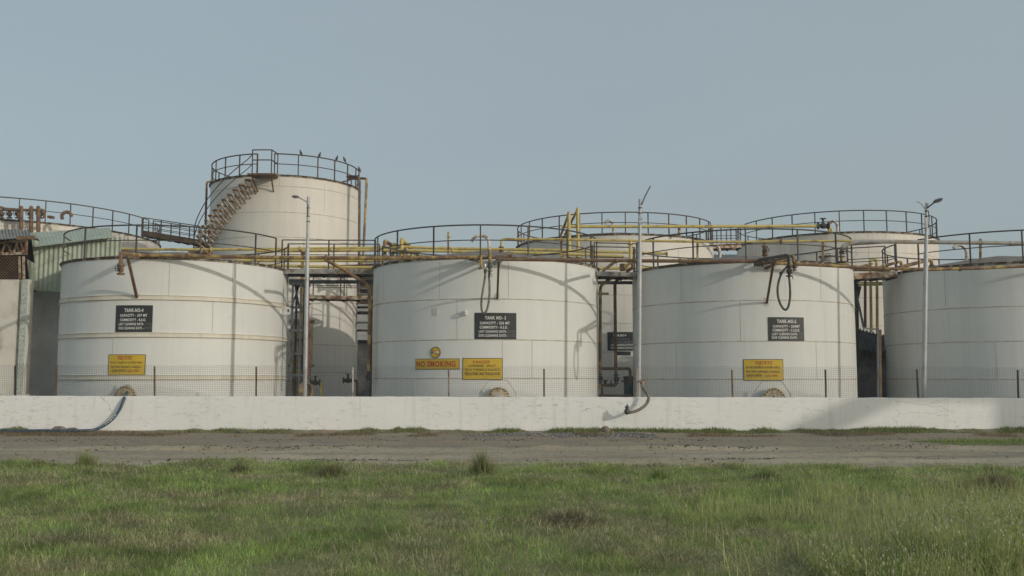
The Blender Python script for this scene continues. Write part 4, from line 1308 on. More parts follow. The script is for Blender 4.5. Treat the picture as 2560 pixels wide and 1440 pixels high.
# vertical grime below the coping, patchy
vg = noise(nt, geo_pos(nt, (5, 1, 0.35)), 1.0, 5, 0.65)
c = mixc(nt, ramp(nt, vg, [(0.56, 0), (0.75, 0.35)]), c, (0.50, 0.48, 0.42))
# muddy splash band of its own at the foot
sep = nt.nodes.new('ShaderNodeSeparateXYZ')
nt.links.new(v, sep.inputs[0])
sb = math_n(nt, 'ADD', sep.outputs['Z'], math_n(nt, 'MULTIPLY', noise(nt, v, 2.2, 5, 0.6), 0.25))
c = mixc(nt, ramp(nt, sb, [(0.14, 0.6), (0.27, 0)]), c, (0.42, 0.38, 0.31))
nt.links.new(c, b.inputs['Base Color'])
b.inputs['Roughness'].default_value = 0.9
bump(nt, b, noise(nt, vx, 4, 8, 0.65), 0.35, 0.02)
wall = wb.build('boundary_wall', m, None, loc=(0, YW + 0.12, 0), smooth=False)
tag(wall, 'long low whitewashed wall with cracks running across the whole photo', 'wall')

YF = YW + 0.13
fence = thing('mesh_fence', 'low wire mesh fence on brown posts along the white wall top', 'fence', (0, YF, wall_top(0)))
posts = [(38, 38, 914, 'dark'), (142, 140, 913, 'rust'), (386.5, 386.5, 915.5, 'rust'), (640.5, 640.5, 916.5, 'rust'), (882.5, 882.5, 918, 'white_pipe'), (1121.5, 1122, 920.5, 'rust_light'),
         (1360, 1360, 922, 'dark'), (1593, 1592, 920, 'rust_light'), (1829.5, 1831.5, 924.5, 'rust'), (2063.5, 2064.5, 924, 'dark'), (2291.5, 2296, 923, 'dark'), (2544, 2546, 925, 'dark')]
for u0, u1, v, mm in posts:
    p0 = P(u0, v, YF)
    x1 = P(u1, 993, YF).x
    MB().bar((x1, YF, wall_top(x1) - 0.02), p0, 0.045, 0.03).build('fence_post', mm, fence, smooth=False)
mesh = MB()
x0, x1 = -16.5, 16.5
step = 0.052
r = 0.0018
nx = int((x1 - x0) / step)


def sag(x):
    return 0.012 * math.sin(x * 2.1) + 0.01 * math.sin(x * 5.3 + 1)


htop = zat(916, YF) - wall_top(0)
for i in range(nx + 1):
    x = x0 + i * step
    zt = wall_top(x)
    lean = 0.01 * math.sin(x * 1.3)
    mesh.bar((x, YF - 0.02, zt), (x + lean, YF - 0.02 + 0.01 * math.sin(x), zt + htop * (0.99 if x > 0 else 1.0) + sag(x)), 2 * r, 2 * r)
nz_ = int(htop / step)
for j in range(nz_ + 1):
    pts = []
    for i in range(0, nx + 1, 6):
        x = x0 + i * step
        pts.append((x, YF - 0.024, wall_top(x) + htop * j / nz_ + sag(x) * j / nz_))
    mesh.tube(pts, r * 1.1, 3)
mesh.build('wire_mesh', 'wire', fence, smooth=False)

# ================================================================== HOSES AT THE WALL
gh = thing('loading_hose', 'grey hose with funnel top hanging over the wall by the middle lamp post', 'hose', P(1568, 1032, 27.15))
MB().tube(spline([P(1605, 957, 27.48), P(1606, 966, 27.42), P(1613, 978, 27.36), P(1619.5, 987, 27.32), P(1621.5, 997, 27.28), P(1615, 1011, 27.24), P(1600, 1023, 27.2), P(1585, 1029, 27.18), P(1573, 1031.5, 27.16)], 7), 0.043, 12).build('hose', 'rubber_grey', gh)
MB().lathe(P(1605, 955, 27.48), [(0.05, -0.06), (0.07, 0.0), (0.11, 0.04), (0.11, 0.055), (0, 0.05)], 14, (-0.25, -0.1, 1)).build('funnel', 'rust_light', gh)
MB().ball(P(1567.5, 1029, 27.15), 0.085, 12, (1, 1.1, 1.05)).build('end_valve', 'rubber', gh)
ev = gh.children[-1]
MB().tube(pxs([(1567.5, 1022), (1568, 1010)], 27.14), [0.05, 0.012], 8).build('spindle', 'dark', ev)
MB().bar(P(1562, 1017.5, 27.12), P(1573, 1017, 27.12), 0.04, 0.03).build('handle', 'dark', ev)

# ================================================================== LEFT SHED
YS = 31.2
shed = thing('storage_shed', 'old shed at the left edge with green cladding, rusty truss and cream wall', 'shed', (P(40, 990, YS).x, YS, 0))
xl = P(-420, 900, YS).x


def slab(mb, pts, Y0, Y1):
    """vertical sheet between depths from px outline at Y0"""
    a = pxs(pts, Y0)
    n = len(a)
    b_ = [p + Vector((0, Y1 - Y0, 0)) for p in a]
    mb.add(a + b_, [tuple(range(n)), tuple(range(2 * n - 1, n - 1, -1))] + [(i, n + i, n + (i + 1) % n, (i + 1) % n) for i in range(n)])
    return mb


zw = zat(698.5, YS)
MB().box(xl, P(35, 900, YS).x, YS, YS + 0.2, 0, zw).build('wall', 'plaster', shed, smooth=False)
MB().box(P(34, 900, YS).x, P(46, 900, YS).x, YS + 0.12, YS + 0.3, 0, zw).build('wall_strip', 'concrete', shed, smooth=False)
MB().box(P(45.5, 900, YS).x, P(61, 900, YS).x, YS - 0.02, YS + 0.3, 0, zw).build('pillar', 'terrazzo', shed, smooth=False)
MB().box(P(61, 900, YS).x, P(64, 900, YS).x, YS + 0.0, YS + 0.3, 0, zw).build('pillar_edge', 'plaster', shed, smooth=False)
MB().box(xl, P(58, 988, YS - 0.5).x, YS - 0.6, YS - 0.1, 0, zat(986, YS - 0.5)).build('ledge', 'plaster', shed, smooth=False)
YR = 33.9
MB().box(P(62, 900, YR).x, P(300, 900, YR).x, YR, YR + 0.2, 0, zat(708, YR)).build('back_wall', 'pale_plaster', shed, smooth=False)
# near-black panels painting in the shade behind the truss and mesh
MB().box(xl, P(92, 650, YS + 1.2).x, YS + 1.2, YS + 1.3, zw - 0.3, zat(585, YS)).build('shade_panel', 'interior', shed, smooth=False)
MB().box(P(50, 650, 32.3).x, P(90, 650, 32.3).x, 32.28, 32.36, zat(706, 32.3), zat(596, 32.3)).build('shade_panel', 'interior', shed, smooth=False)
# truss
tr = MB()
Yt = YS - 0.05
tr.bar(P(-60, 612, Yt), P(66, 601, Yt), 0.07, 0.085)
tr.bar(P(-60, 637, Yt), P(66, 633, Yt), 0.07, 0.085)
zz = [(-40, 636), (-24, 610), (-8, 636), (5, 633), (14, 607), (17, 607), (30, 634), (34, 632), (44, 604), (50, 604), (61, 633)]
for a, b_ in ((0, 1), (1, 2), (3, 4), (5, 6), (7, 8), (9, 10)):
    tr.bar(P(*zz[a], Yt - 0.04), P(*zz[b_], Yt - 0.04), 0.05)
tr.bar(P(66, 601, Yt), P(65, 634, Yt), 0.07)
truss = tr.build('roof_truss', 'rust_light', shed, smooth=False)
tr2 = MB()
for a, b_ in (((-10, 610), (6, 634)), ((10, 612), (20, 634)), ((28, 612), (20, 634)), ((40, 610), (50, 634)), ((55, 625), (50, 634))):
    tr2.bar(P(*a, Yt + 0.7), P(*b_, Yt + 0.7), 0.05)
tr2.build('roof_truss', 'rust', shed, smooth=False)
MB().bar(P(48, 641, Yt + .1), P(50, 697, Yt + .1), 0.06).bar(P(59, 641, Yt + .1), P(60, 697, Yt + .1), 0.06).build('window_frame', 'rust_light', shed, smooth=False)
# diagonal mesh infill
dm = MB()
xa, xb = P(-80, 670, Yt).x, P(48, 670, Yt).x
za, zb = zw, zat(640, Yt)
hgt = zb - za
s_ = 0.11
for i in range(int((xb - xa + hgt) / s_)):
    x = xa - hgt + i * s_
    p0x, p0z, p1x, p1z = x, za, x + hgt, zb
    if p0x < xa:
        p0z += xa - p0x
        p0x = xa
    if p1x > xb:
        p1z -= p1x - xb
        p1x = xb
    if p1x > p0x:
        dm.bar((p0x, Yt, p0z), (p1x, Yt, p1z), 0.006)
        dm.bar((xa + xb - p0x, Yt + 0.008, p0z), (xa + xb - p1x, Yt + 0.008, p1z), 0.011)
dm.build('window_mesh', 'rust', shed, smooth=False)


def corrugated(origin, ex, ey, nrm, L, Hh, pitch=0.15, amp=0.025, top=None, bot=None):
    """corrugations run along ey; ex across. top/bot: functions of s giving end distances"""
    n = int(L / pitch * 8)
    vs, fs = [], []
    ex, ey, nrm = Vector(ex).normalized(), Vector(ey).normalized(), Vector(nrm).normalized()
    for i in range(n + 1):
        s = L * i / n
        w = amp * math.cos(2 * PI * s / pitch)
        a = bot(s) if bot else 0
        c_ = top(s) if top else Hh
        for q in (a, c_):
            p = Vector(origin) + ex * s + ey * q + nrm * w
            vs += [p, p - nrm * 0.006]
    for i in range(n):
        o_ = i * 4
        fs += [(o_, o_ + 2, o_ + 6, o_ + 4), (o_ + 1, o_ + 5, o_ + 7, o_ + 3), (o_, o_ + 4, o_ + 5, o_ + 1), (o_ + 2, o_ + 3, o_ + 7, o_ + 6)]
    fs += [(0, 1, 3, 2), (n * 4, n * 4 + 2, n * 4 + 3, n * 4 + 1)]
    return MB().add(vs, fs)


# green vertical cladding: main sheet and lower-left flap
YG = 32.15
A = P(86, 725, YG)
Lg = P(300, 700, YG).x - A.x
zA = A.z
main = corrugated(A, (1, 0, 0), (0, 0, 1), (0, -1, 0), Lg, 1, 0.16, 0.018,
                  top=lambda s: zat(613 - 0.10 * s * F / YG, YG) - zA, bot=lambda s: -0.02 - 0.04 * s)
main.build('green_cladding', 'green_sheet', shed)
B0 = P(68, 648, YG - 0.05)
B1 = P(75, 720, YG - 0.05)
fl = MB()
q = [P(67.5, 648, YG - 0.03), P(88, 659, YG - 0.03), P(90, 722, YG - 0.03), P(75, 719, YG - 0.03)]
fl.add([*q, *[p + Vector((0, 0.02, 0)) for p in q]], [(0, 1, 2, 3), (7, 6, 5, 4), (0, 4, 5, 1), (1, 5, 6, 2), (2, 6, 7, 3), (3, 7, 4, 0)])
fl.build('green_flap', 'green_sheet', shed, smooth=False)
fl2 = MB()
q = [P(79, 598, YG - 0.02), P(87, 600, YG - 0.02), P(90, 660, YG - 0.02), P(86.5, 657, YG - 0.02)]
fl2.add([*q, *[p + Vector((0, 0.3, 0)) for p in q]], [(0, 1, 2, 3), (7, 6, 5, 4), (0, 4, 5, 1), (1, 5, 6, 2), (2, 6, 7, 3), (3, 7, 4, 0)])
fl2.build('green_flap', 'green_sheet', shed, smooth=False)


# sloping roofs: quads between a low front edge and a high back edge, ridged sheets
def roof_sheet(name, mat, a, b_, c_, d, n, amp=0.02):
    """a,b front edge left/right; d,c back edge left/right; corrugations run front to back"""
    vs, fs = [], []
    nn_ = (b_ - a).cross(d - a).normalized()
    if nn_.z < 0:
        nn_ = -nn_
    m_ = n * 6
    for i in range(m_ + 1):
        t = i / m_
        w = nn_ * amp * math.cos(2 * PI * n * t)
        for p in (a + (b_ - a) * t, d + (c_ - d) * t):
            vs += [p + w, p + w - nn_ * 0.012]
    for i in range(m_):
        o_ = i * 4
        fs += [(o_, o_ + 4, o_ + 6, o_ + 2), (o_ + 1, o_ + 3, o_ + 7, o_ + 5), (o_, o_ + 1, o_ + 5, o_ + 4), (o_ + 2, o_ + 6, o_ + 7, o_ + 3)]
    fs += [(0, 2, 3, 1), (m_ * 4, m_ * 4 + 1, m_ * 4 + 3, m_ * 4 + 2)]
    return MB().add(vs, fs).build(name, mat, shed)


Yb = 34.6
roof_sheet('green_roof', 'green_sheet', P(86, 617, 31.85), P(282, 592, 31.85), P(274, 568.5, Yb), P(72, 582, Yb), 22, 0.004)
roof_sheet('grey_roof', 'asbestos', P(-420, 628, 30.6), P(78, 592.5, 30.6), P(72, 573.5, Yb), P(-420, 573.5, Yb), 60, 0.02)
MB().bar(P(42, 595, 30.55), P(88, 593.5, 30.55), 0.06, 0.11).build('purlin_end', 'rust', shed, smooth=False)
MB().box(xl, P(60, 590, YS).x, YS + 0.1, YS + 0.2, zat(601, YS), zat(594, YS)).build('fascia', 'dark', shed, smooth=False)

# ================================================================== BACKGROUND SHED AND RIGHT SHED
bs = thing('long_shed', 'long dim shed with a corrugated roof far behind the tanks', 'shed', (0, 62, 0))
x0, x1 = P(872, 700, 62).x, P(1960, 700, 62).x
ze = zat(663, 60.5)
MB().box(x0, x1, 62, 62.3, 0, ze).build('wall', 'dim_wall', bs, smooth=False)
n_ = 110
shed_ = bs


def roof2(a, b_, c_, d, n, amp, mat, parent, name):
    global shed
    keep = shed
    shed = parent
    o_ = roof_sheet(name, mat, a, b_, c_, d, n, amp)
    shed = keep
    return o_


roof2(Vector((x0, 60.5, ze)), Vector((x1, 60.5, ze)), Vector((x1, 66, zat(636.5, 66))), Vector((x0, 66, zat(636.5, 66))), 110, 0.04, 'asbestos', bs, 'roof')
for v in (689, 703, 722, 738, 757, 778, 806):
    MB().bar(P(880, v, 61.7), P(960, v + 1, 61.7), 0.1, 0.16 if v < 760 else 0.1).build('wall_rail', 'deck_grey' if v != 738 else 'rust_light', bs, smooth=False)
MB().box(P(892, 800, 61.5).x, P(940, 800, 61.5).x, 61.5, 61.7, zat(850, 61.5), zat(760, 61.5)).build('wall_panel', 'concrete', bs, smooth=False)

rsd = thing('corrugated_shed', 'small dark corrugated shed between TANK-NO-2 and the rightmost tank', 'shed', (P(2180, 990, 34).x, 34.3, 0))
Yk = 34.2
xk0, xk1 = P(2120, 900, Yk).x, P(2232, 900, Yk).x
corrugated((xk0, Yk, 0.1), (1, 0, 0), (0, 0, 1), (0, -1, 0), xk1 - xk0, zat(868, Yk) - 0.1, 0.11, 0.012).build('wall', 'asbestos_dark', rsd)
roof2(P(2110, 868, 33.9), P(2232, 877, 33.9), P(2208, 838, 35.6), P(2110, 812, 35.6), 12, 0.045, 'asbestos_dark', rsd, 'roof')
roof2(P(2110, 872, 33.75), P(2232, 881, 33.75), P(2232, 868, 34.2), P(2110, 859, 34.2), 12, 0.045, 'asbestos_dark', rsd, 'roof_edge')

# ================================================================== BIRDS
def bird(u, v, label, face):
    p = P(u, v, 42.95)
    t5 = T5.hit(u, v, -0.03)
    p = T5.pt(t5[0], t5[1], -0.03)
    f = Vector((face, -0.35, 0)).normalized()
    s = 0.66
    pts = [p + Vector((0, 0, 0.30 * s)) + f * 0.085 * s, p + Vector((0, 0, 0.27 * s)) + f * 0.04 * s, p + Vector((0, 0, 0.2 * s)) + f * 0.02 * s, p + Vector((0, 0, 0.11 * s)) - f * 0.02 * s,
           p + Vector((0, 0, 0.02 * s)) - f * 0.07 * s, p + Vector((0, 0, -0.09 * s)) - f * 0.12 * s]
    pts = spline(pts, 4)
    n = len(pts)
    key = [(0, 0.012), (0.08, 0.035), (0.2, 0.048), (0.3, 0.042), (0.45, 0.075), (0.62, 0.085), (0.75, 0.06), (0.88, 0.032), (1, 0.02)]
    rad = [float(np.interp(i / (n - 1), [k_[0] for k_ in key], [k_[1] for k_ in key])) * s for i in range(n)]
    mb = MB().tube(pts, rad, 10)
    hd = pts[0]
    mb.tube([hd, hd + f * 0.05 * s - Vector((0, 0, 0.01))], [0.012, 0.002], 6)
    sd = f.cross(Vector((0, 0, 1)))
    for k_ in (-1, 1):
        mb.tube([p + Vector((0, 0, 0.06)) + sd * 0.03 * k_, p + Vector((0, 0, 0.02)) + sd * 0.03 * k_], 0.008, 5)
    o = mb.build('pigeon', 'bird', None, loc=p)
    tag(o, label, 'bird', 'birds perched on the rail of the tallest tank')


bird(752, 387.5, 'first bird from the left on the rail of the tallest tank', -0.5)
bird(799, 393, 'second bird from the left on the rail of the tallest tank', 1)
bird(842, 401, 'third bird from the left on the rail of the tallest tank', 1)
bird(861, 404, 'hunched fourth bird on the rail of the tallest tank', -1)
bird(902, 428, 'bird on the far right end of the rail of the tallest tank', -0.6)
# ================================================================== GROUND, ROAD, GRASS
rs_ = np.random.RandomState(11)
TAB = rs_.rand(256, 256)


def vnoise(x, y):
    xi, yi = np.floor(x).astype(int), np.floor(y).astype(int)
    fx, fy = x - xi, y - yi
    fx, fy = fx * fx * (3 - 2 * fx), fy * fy * (3 - 2 * fy)
    a = TAB[xi % 256, yi % 256]
    b = TAB[(xi + 1) % 256, yi % 256]
    c = TAB[xi % 256, (yi + 1) % 256]
    d = TAB[(xi + 1) % 256, (yi + 1) % 256]
    return a * (1 - fx) * (1 - fy) + b * fx * (1 - fy) + c * (1 - fx) * fy + d * fx * fy


def fbm(x, y, o=4):
    s, a, t = 0, 1.0, 0
    for i in range(o):
        s = s + a * vnoise(x * 2 ** i + 17.3 * i, y * 2 ** i + 5.1 * i)
        t += a
        a *= 0.5
    return s / t


def np_mesh(name, verts, faces_flat, sizes, mat, cols=None, smooth=False, loc=(0, 0, 0)):
    me = bpy.data.meshes.new(name)
    v = (verts - np.array(loc)).astype(np.float32)
    me.vertices.add(len(v))
    me.vertices.foreach_set('co', v.ravel())
    me.loops.add(len(faces_flat))
    me.loops.foreach_set('vertex_index', faces_flat.astype(np.int32))
    me.polygons.add(len(sizes))
    st = np.concatenate([[0], np.cumsum(sizes)[:-1]]).astype(np.int32)
    me.polygons.foreach_set('loop_start', st)
    me.update(calc_edges=True)
    if cols is not None:
        at = me.color_attributes.new('blade_colour', 'FLOAT_COLOR', 'POINT')
        c4 = np.ones((len(v), 4), np.float32)
        c4[:, :3] = cols
        at.data.foreach_set('color', c4.ravel())
    if smooth:
        me.shade_smooth()
    me.materials.append(mat)
    o = bpy.data.objects.new(name, me)
    COL.objects.link(o)
    o.location = loc
    return o


def grid_sheet(name, x0, x1, y0, y1, nx, ny, zf, mat):
    xs, ys = np.linspace(x0, x1, nx + 1), np.linspace(y0, y1, ny + 1)
    X, Y = np.meshgrid(xs, ys)
    Z = zf(X, Y)
    v = np.stack([X.ravel(), Y.ravel(), Z.ravel()], 1)
    i = (np.arange(ny)[:, None] * (nx + 1) + np.arange(nx)[None, :]).ravel()
    f = np.stack([i, i + 1, i + nx + 2, i + nx + 1], 1).ravel()
    return np_mesh(name, v, f, np.full(nx * ny, 4), mat, None, True)


# --- materials of the ground
mg, nt, b = new_mat('yard_soil')
v = geo_pos(nt)
nt.links.new(ramp(nt, noise(nt, v, 0.8, 6, 0.65), [(0.3, (0.10, 0.09, 0.075)), (0.7, (0.17, 0.15, 0.125))]), b.inputs['Base Color'])
b.inputs['Roughness'].default_value = 0.95

mr, nt, b = new_mat('dirt_road')
v = geo_pos(nt, (0.16, 1.5, 1))
v1 = geo_pos(nt, (1, 1, 1))
vt = geo_pos(nt, (0.06, 2.2, 1))
c = ramp(nt, noise(nt, v, 1.0, 7, 0.62, 0.3), [(0.3, (0.30, 0.255, 0.175)), (0.5, (0.38, 0.33, 0.237)), (0.72, (0.48, 0.425, 0.325))])
tk = noise(nt, vt, 1.0, 5, 0.6)
c = mixc(nt, ramp(nt, tk, [(0.56, 0), (0.64, 0.7)]), c, (0.205, 0.175, 0.13))
c = mixc(nt, ramp(nt, noise(nt, v1, 7, 8, 0.75), [(0.5, 0), (0.72, 0.75)]), c, (0.155, 0.13, 0.1))
c = mixc(nt, ramp(nt, noise(nt, v1, 30, 4, 0.7), [(0.58, 0), (0.7, 0.5)]), c, (0.46, 0.42, 0.35))
spy = nt.nodes.new('ShaderNodeSeparateXYZ')
nt.links.new(v1, spy.inputs[0])
yy = math_n(nt, 'ADD', math_n(nt, 'MULTIPLY', spy.outputs['Y'], 0.03), math_n(nt, 'MULTIPLY', noise(nt, geo_pos(nt, (0.25, 1.2, 1)), 1.0, 5, 0.6), 0.12))
# the wheel-worn side is dusty pale, the side by the wall darker and stony
c = mixc(nt, ramp(nt, yy, [(0.70, 0), (0.735, 0.62)]), c, mixc(nt, ramp(nt, noise(nt, v1, 11, 8, 0.8), [(0.4, 0), (0.65, 1)]), (0.18, 0.15, 0.112), (0.30, 0.262, 0.205)))
# orange straw litter scattered by the wall side
sp2 = nt.nodes.new('ShaderNodeSeparateXYZ')
nt.links.new(v1, sp2.inputs[0])
lit = math_n(nt, 'MULTIPLY', ramp(nt, noise(nt, geo_pos(nt, (0.5, 2.4, 1)), 1.6, 7, 0.7), [(0.5, 0), (0.62, 0.8)]), ramp(nt, math_n(nt, 'MULTIPLY', sp2.outputs['Y'], 0.03), [(0.69, 0), (0.77, 1)]))
c = mixc(nt, lit, c, (0.33, 0.225, 0.125))
nt.links.new(c, b.inputs['Base Color'])
b.inputs['Roughness'].default_value = 0.95
bump(nt, b, noise(nt, geo_pos(nt, (0.6, 1.6, 1)), 9, 8, 0.75), 0.9, 0.03)

mf, nt, b = new_mat('field_soil')
v = geo_pos(nt)
c = ramp(nt, noise(nt, v, 1.1, 6, 0.65), [(0.3, (0.16, 0.21, 0.065)), (0.55, (0.23, 0.255, 0.10)), (0.75, (0.33, 0.285, 0.165))])
nt.links.new(c, b.inputs['Base Color'])
b.inputs['Roughness'].default_value = 1.0
bump(nt, b, noise(nt, v, 14, 6, 0.7), 0.8, 0.04)

mb_, nt, b = new_mat('grass_blades')
at = nt.nodes.new('ShaderNodeAttribute')
at.attribute_name = 'blade_colour'
nt.links.new(at.outputs['Color'], b.inputs['Base Color'])
b.inputs['Roughness'].default_value = 0.65
b.inputs['Specular IOR Level'].default_value = 0.2
tr_ = nt.nodes.new('ShaderNodeBsdfTranslucent')
nt.links.new(at.outputs['Color'], tr_.inputs['Color'])
ms = nt.nodes.new('ShaderNodeMixShader')
ms.inputs[0].default_value = 0.4
out = [n for n in nt.nodes if n.type == 'OUTPUT_MATERIAL'][0]
nt.links.new(b.outputs[0], ms.inputs[1])
nt.links.new(tr_.outputs[0], ms.inputs[2])
nt.links.new(ms.outputs[0], out.inputs['Surface'])


def road_z(X, Y):
    z = (fbm(X * 0.35 + 3, Y * 1.6, 4) - 0.5) * 0.10
    z += (fbm(X * 2.5, Y * 5.0, 3) - 0.5) * 0.035
    for y0, w, d in ((21.6, 0.16, 0.09), (19.6, 0.2, 0.05), (23.3, 0.22, 0.07), (18.5, 0.15, 0.06)):
        yy = Y - y0 - (vnoise(X * 0.2 + y0, X * 0 + 2.0) - 0.5) * 0.9
        z -= d * np.exp(-(yy / w) ** 2) * (0.4 + vnoise(X * 0.7 + 9, X * 0 + y0))
        z += d * 1.1 * np.exp(-((yy - w * 1.8) / (w * 0.6)) ** 2) * vnoise(X * 1.5 + 31, X * 0 + y0)
    z += 0.10 * np.clip((Y - 26.2) / 1.2, 0, 1) ** 1.5
    z -= 0.05 * np.clip((17.5 - Y) / 1.0, 0, 1)
    return z


def yedge(x):
    return 18.0 - 0.11 * np.clip(x - 1.0, 0, 20) + (vnoise(x * 0.9 + 40, x * 0 + 3) - 0.5) * 1.0 + (vnoise(x * 3 + 4, x * 0 + 8) - 0.5) * 0.5


def field_z(X, Y):
    z = 0.02 + (fbm(X * 0.5 + 50, Y * 0.6, 4) - 0.5) * 0.16 + (fbm(X * 2.0 + 7, Y * 2.2, 3) - 0.5) * 0.06
    e = yedge(X)
    return z - 0.22 * np.clip((Y - e + 0.4) / 0.9, 0, 1)


g = MB().add([(-2500, -2500, -0.12), (2500, -2500, -0.12), (2500, 2500, -0.12), (-2500, 2500, -0.12)], [(0, 1, 2, 3)]).build('ground', mg, smooth=False)
tag(g, 'bare soil of the yard around and behind the tanks', 'ground', kind='structure')
o = grid_sheet('dirt_road', -26, 26, 15.2, 27.62, 400, 220, road_z, mr)
tag(o, 'grey brown dirt road with wheel ruts before the white wall', 'road', kind='structure')
o = grid_sheet('field', -20, 20, 2.5, 19.2, 260, 220, field_z, mf)
tag(o, 'soil of the grassy field in the foreground', 'field', kind='structure')


def blades(x, y, z, h, w, lean, col, seed=0, droop=0.35, az=None):
    """five-vertex blades; col (N,3)"""
    r = np.random.RandomState(seed)
    n = len(x)
    az = r.rand(n) * 2 * PI if az is None else az
    face = az + PI / 2 + (r.rand(n) - 0.5) * 1.2
    dx, dy = np.cos(az), np.sin(az)
    sx, sy = np.cos(face) * w / 2, np.sin(face) * w / 2
    l1 = h * np.sin(lean) * 0.35
    l2 = h * np.sin(np.clip(lean * (1 + droop), 0, 1.5))
    z1 = h * 0.5 * np.cos(lean * 0.6)
    z2 = h * np.cos(np.clip(lean * (1 + droop * 0.6), 0, 1.5))
    V = np.empty((n, 5, 3))
    V[:, 0] = np.stack([x - sx, y - sy, z - 0.01], 1)
    V[:, 1] = np.stack([x + sx, y + sy, z - 0.01], 1)
    V[:, 2] = np.stack([x + dx * l1 + sx * .8, y + dy * l1 + sy * .8, z + z1], 1)
    V[:, 3] = np.stack([x + dx * l1 - sx * .8, y + dy * l1 - sy * .8, z + z1], 1)
    V[:, 4] = np.stack([x + dx * l2, y + dy * l2, z + z2], 1)
    i = (np.arange(n) * 5)[:, None]
    Fq = np.concatenate([i, i + 1, i + 2, i + 3, i + 3, i + 2, i + 4], 1).ravel()
    S = np.tile([4, 3], n)
    C = np.repeat(col, 5, axis=0)
    return V.reshape(-1, 3), Fq, S, C


def join(parts):
    off, V, Fq, S, C = 0, [], [], [], []
    for v_, f_, s_, c_ in parts:
        V.append(v_)
        Fq.append(f_ + off)
        S.append(s_)
        C.append(c_)
        off += len(v_)
    return np.concatenate(V), np.concatenate(Fq), np.concatenate(S), np.concatenate(C)


GREEN = np.array([0.245, 0.335, 0.095])
LUSH = np.array([0.285, 0.42, 0.10])
OLIVE = np.array([0.35, 0.36, 0.15])
STRAW = np.array([0.52, 0.47, 0.29])
BROWN = np.array([0.26, 0.205, 0.125])
DEEP = np.array([0.12, 0.19, 0.055])


def patch_field(x, y, spots):
    s = np.zeros_like(x)
    for u, v_, ru, rv, a in spots:
        Yp = H * F / CT / max(v_ - 946, 1)
        xp = (u - 1280) / F * Yp
        Y2 = H * F / CT / max(v_ + rv - 946, 1)
        sy = abs(Yp - Y2)
        sx = ru / F * Yp
        s += a * np.exp(-((x - xp) / sx) ** 2 - ((y - Yp) / sy) ** 2)
    return s


LUSHP = [(160, 1290, 260, 60, 1), (500, 1240, 220, 40, .9), (620, 1400, 300, 50, .8), (1050, 1290, 120, 30, .5), (250, 1225, 300, 25, .4), (1380, 1180, 200, 20, .5), (1500, 1350, 300, 30, .7), (1900, 1355, 160, 30, .9),
         (2160, 1200, 250, 20, .6), (1000, 1390, 250, 30, .7), (1960, 1260, 150, 20, .5), (2480, 1190, 80, 14, .5), (1350, 1395, 60, 20, .8)]
DRYP = [(60, 1205, 130, 20, 1), (330, 1315, 260, 18, .9), (1000, 1250, 220, 30, .7), (1330, 1300, 260, 40, .9), (1420, 1305, 90, 25, 1.2), (1640, 1390, 240, 30, 1), (1860, 1420, 140, 20, .9), (1060, 1180, 160, 16, .7), (700, 1430, 200, 20, .6),
        (120, 1395, 160, 24, .8), (2420, 1230, 120, 24, .9), (860, 1260, 160, 25, .7), (1880, 1330, 90, 14, .9), (400, 1390, 160, 20, .7), (1960, 1285, 60, 14, .8)]


def field_colour(x, y, r):
    n = len(x)
    a = fbm(x * 0.9 + 11, y * 0.9 + 2, 4)
    d = fbm(x * 1.3 + 71, y * 1.7 + 32, 4)
    lush = np.clip((a - 0.5) * 3.8 + patch_field(x, y, LUSHP) * 1.0, 0, 1)[:, None]
    dry = np.clip((d - 0.52) * 4.2 + patch_field(x, y, DRYP) * 0.75, 0, 0.98)
    c = GREEN * (1 - lush) + LUSH * lush
    pick = r.rand(n)
    dry_b = (pick < dry * 0.72 + 0.07)[:, None]
    ol_b = ((pick > 0.72))[:, None]
    dp_b = ((pick > 0.66) & (pick < 0.72))[:, None]
    c = np.where(ol_b, OLIVE, c)
    c = np.where(dp_b, DEEP, c)
    br = (r.rand(n) < 0.4)[:, None]
    c = np.where(dry_b, np.where(br, BROWN, STRAW), c)
    t = fbm(x * 3.1 + 9, y * 3.6 + 77, 3)
    return c * (0.62 + 0.76 * r.rand(n))[:, None] * (0.66 + 1.05 * np.clip((t - 0.5) * 1.6 + 0.5, 0, 1))[:, None], dry


parts = []
zones = [(6.3, 9.0, 3300, 0.0036), (9.0, 12.0, 2400, 0.0044), (12.0, 15.0, 1700, 0.0055), (15.0, 18.9, 1150, 0.0070)]
for zi, (ya, yb, dens, w0) in enumerate(zones):
    r = np.random.RandomState(100 + zi)
    hw = yb * 0.545 + 1.6
    n = int((yb - ya) * 2 * hw * dens)
    y = ya + (yb - ya) * r.rand(n)
    x = (r.rand(n) * 2 - 1) * hw
    dn = fbm(x * 1.6 + 23, y * 1.6 + 91, 4)
    keep = (y < yedge(x) - 0.25 * r.rand(n) ** 2 + 0.9 * r.rand(n) ** 9) & (r.rand(n) < np.clip(0.5 + (dn - 0.40) * 3.0, 0.42, 1))
    keep &= np.abs(x) < y * 0.545 + 1.6
    x, y, dn = x[keep], y[keep], dn[keep]
    n = len(x)
    col, dry = field_colour(x, y, r)
    hh = (0.035 + 0.07 * np.clip(fbm(x * 1.1 + 5, y * 1.1 + 60, 3) * 1.6 - 0.35, 0.05, 1)) * (0.55 + 0.9 * r.rand(n))
    hh *= 1 - 0.35 * np.clip(dry, 0, 1)
    tall = (r.rand(n) < 0.006)
    hh = np.where(tall, hh * 2.1, hh)
    lean = np.clip(r.randn(n) * 0.36 + 1.0, 0.05, 1.45)
    parts.append(blades(x, y, field_z(x, y) + 0.045 * r.rand(n) ** 2, hh * 1.15, w0 * (0.6 + 0.8 * r.rand(n)), lean, col, 200 + zi))
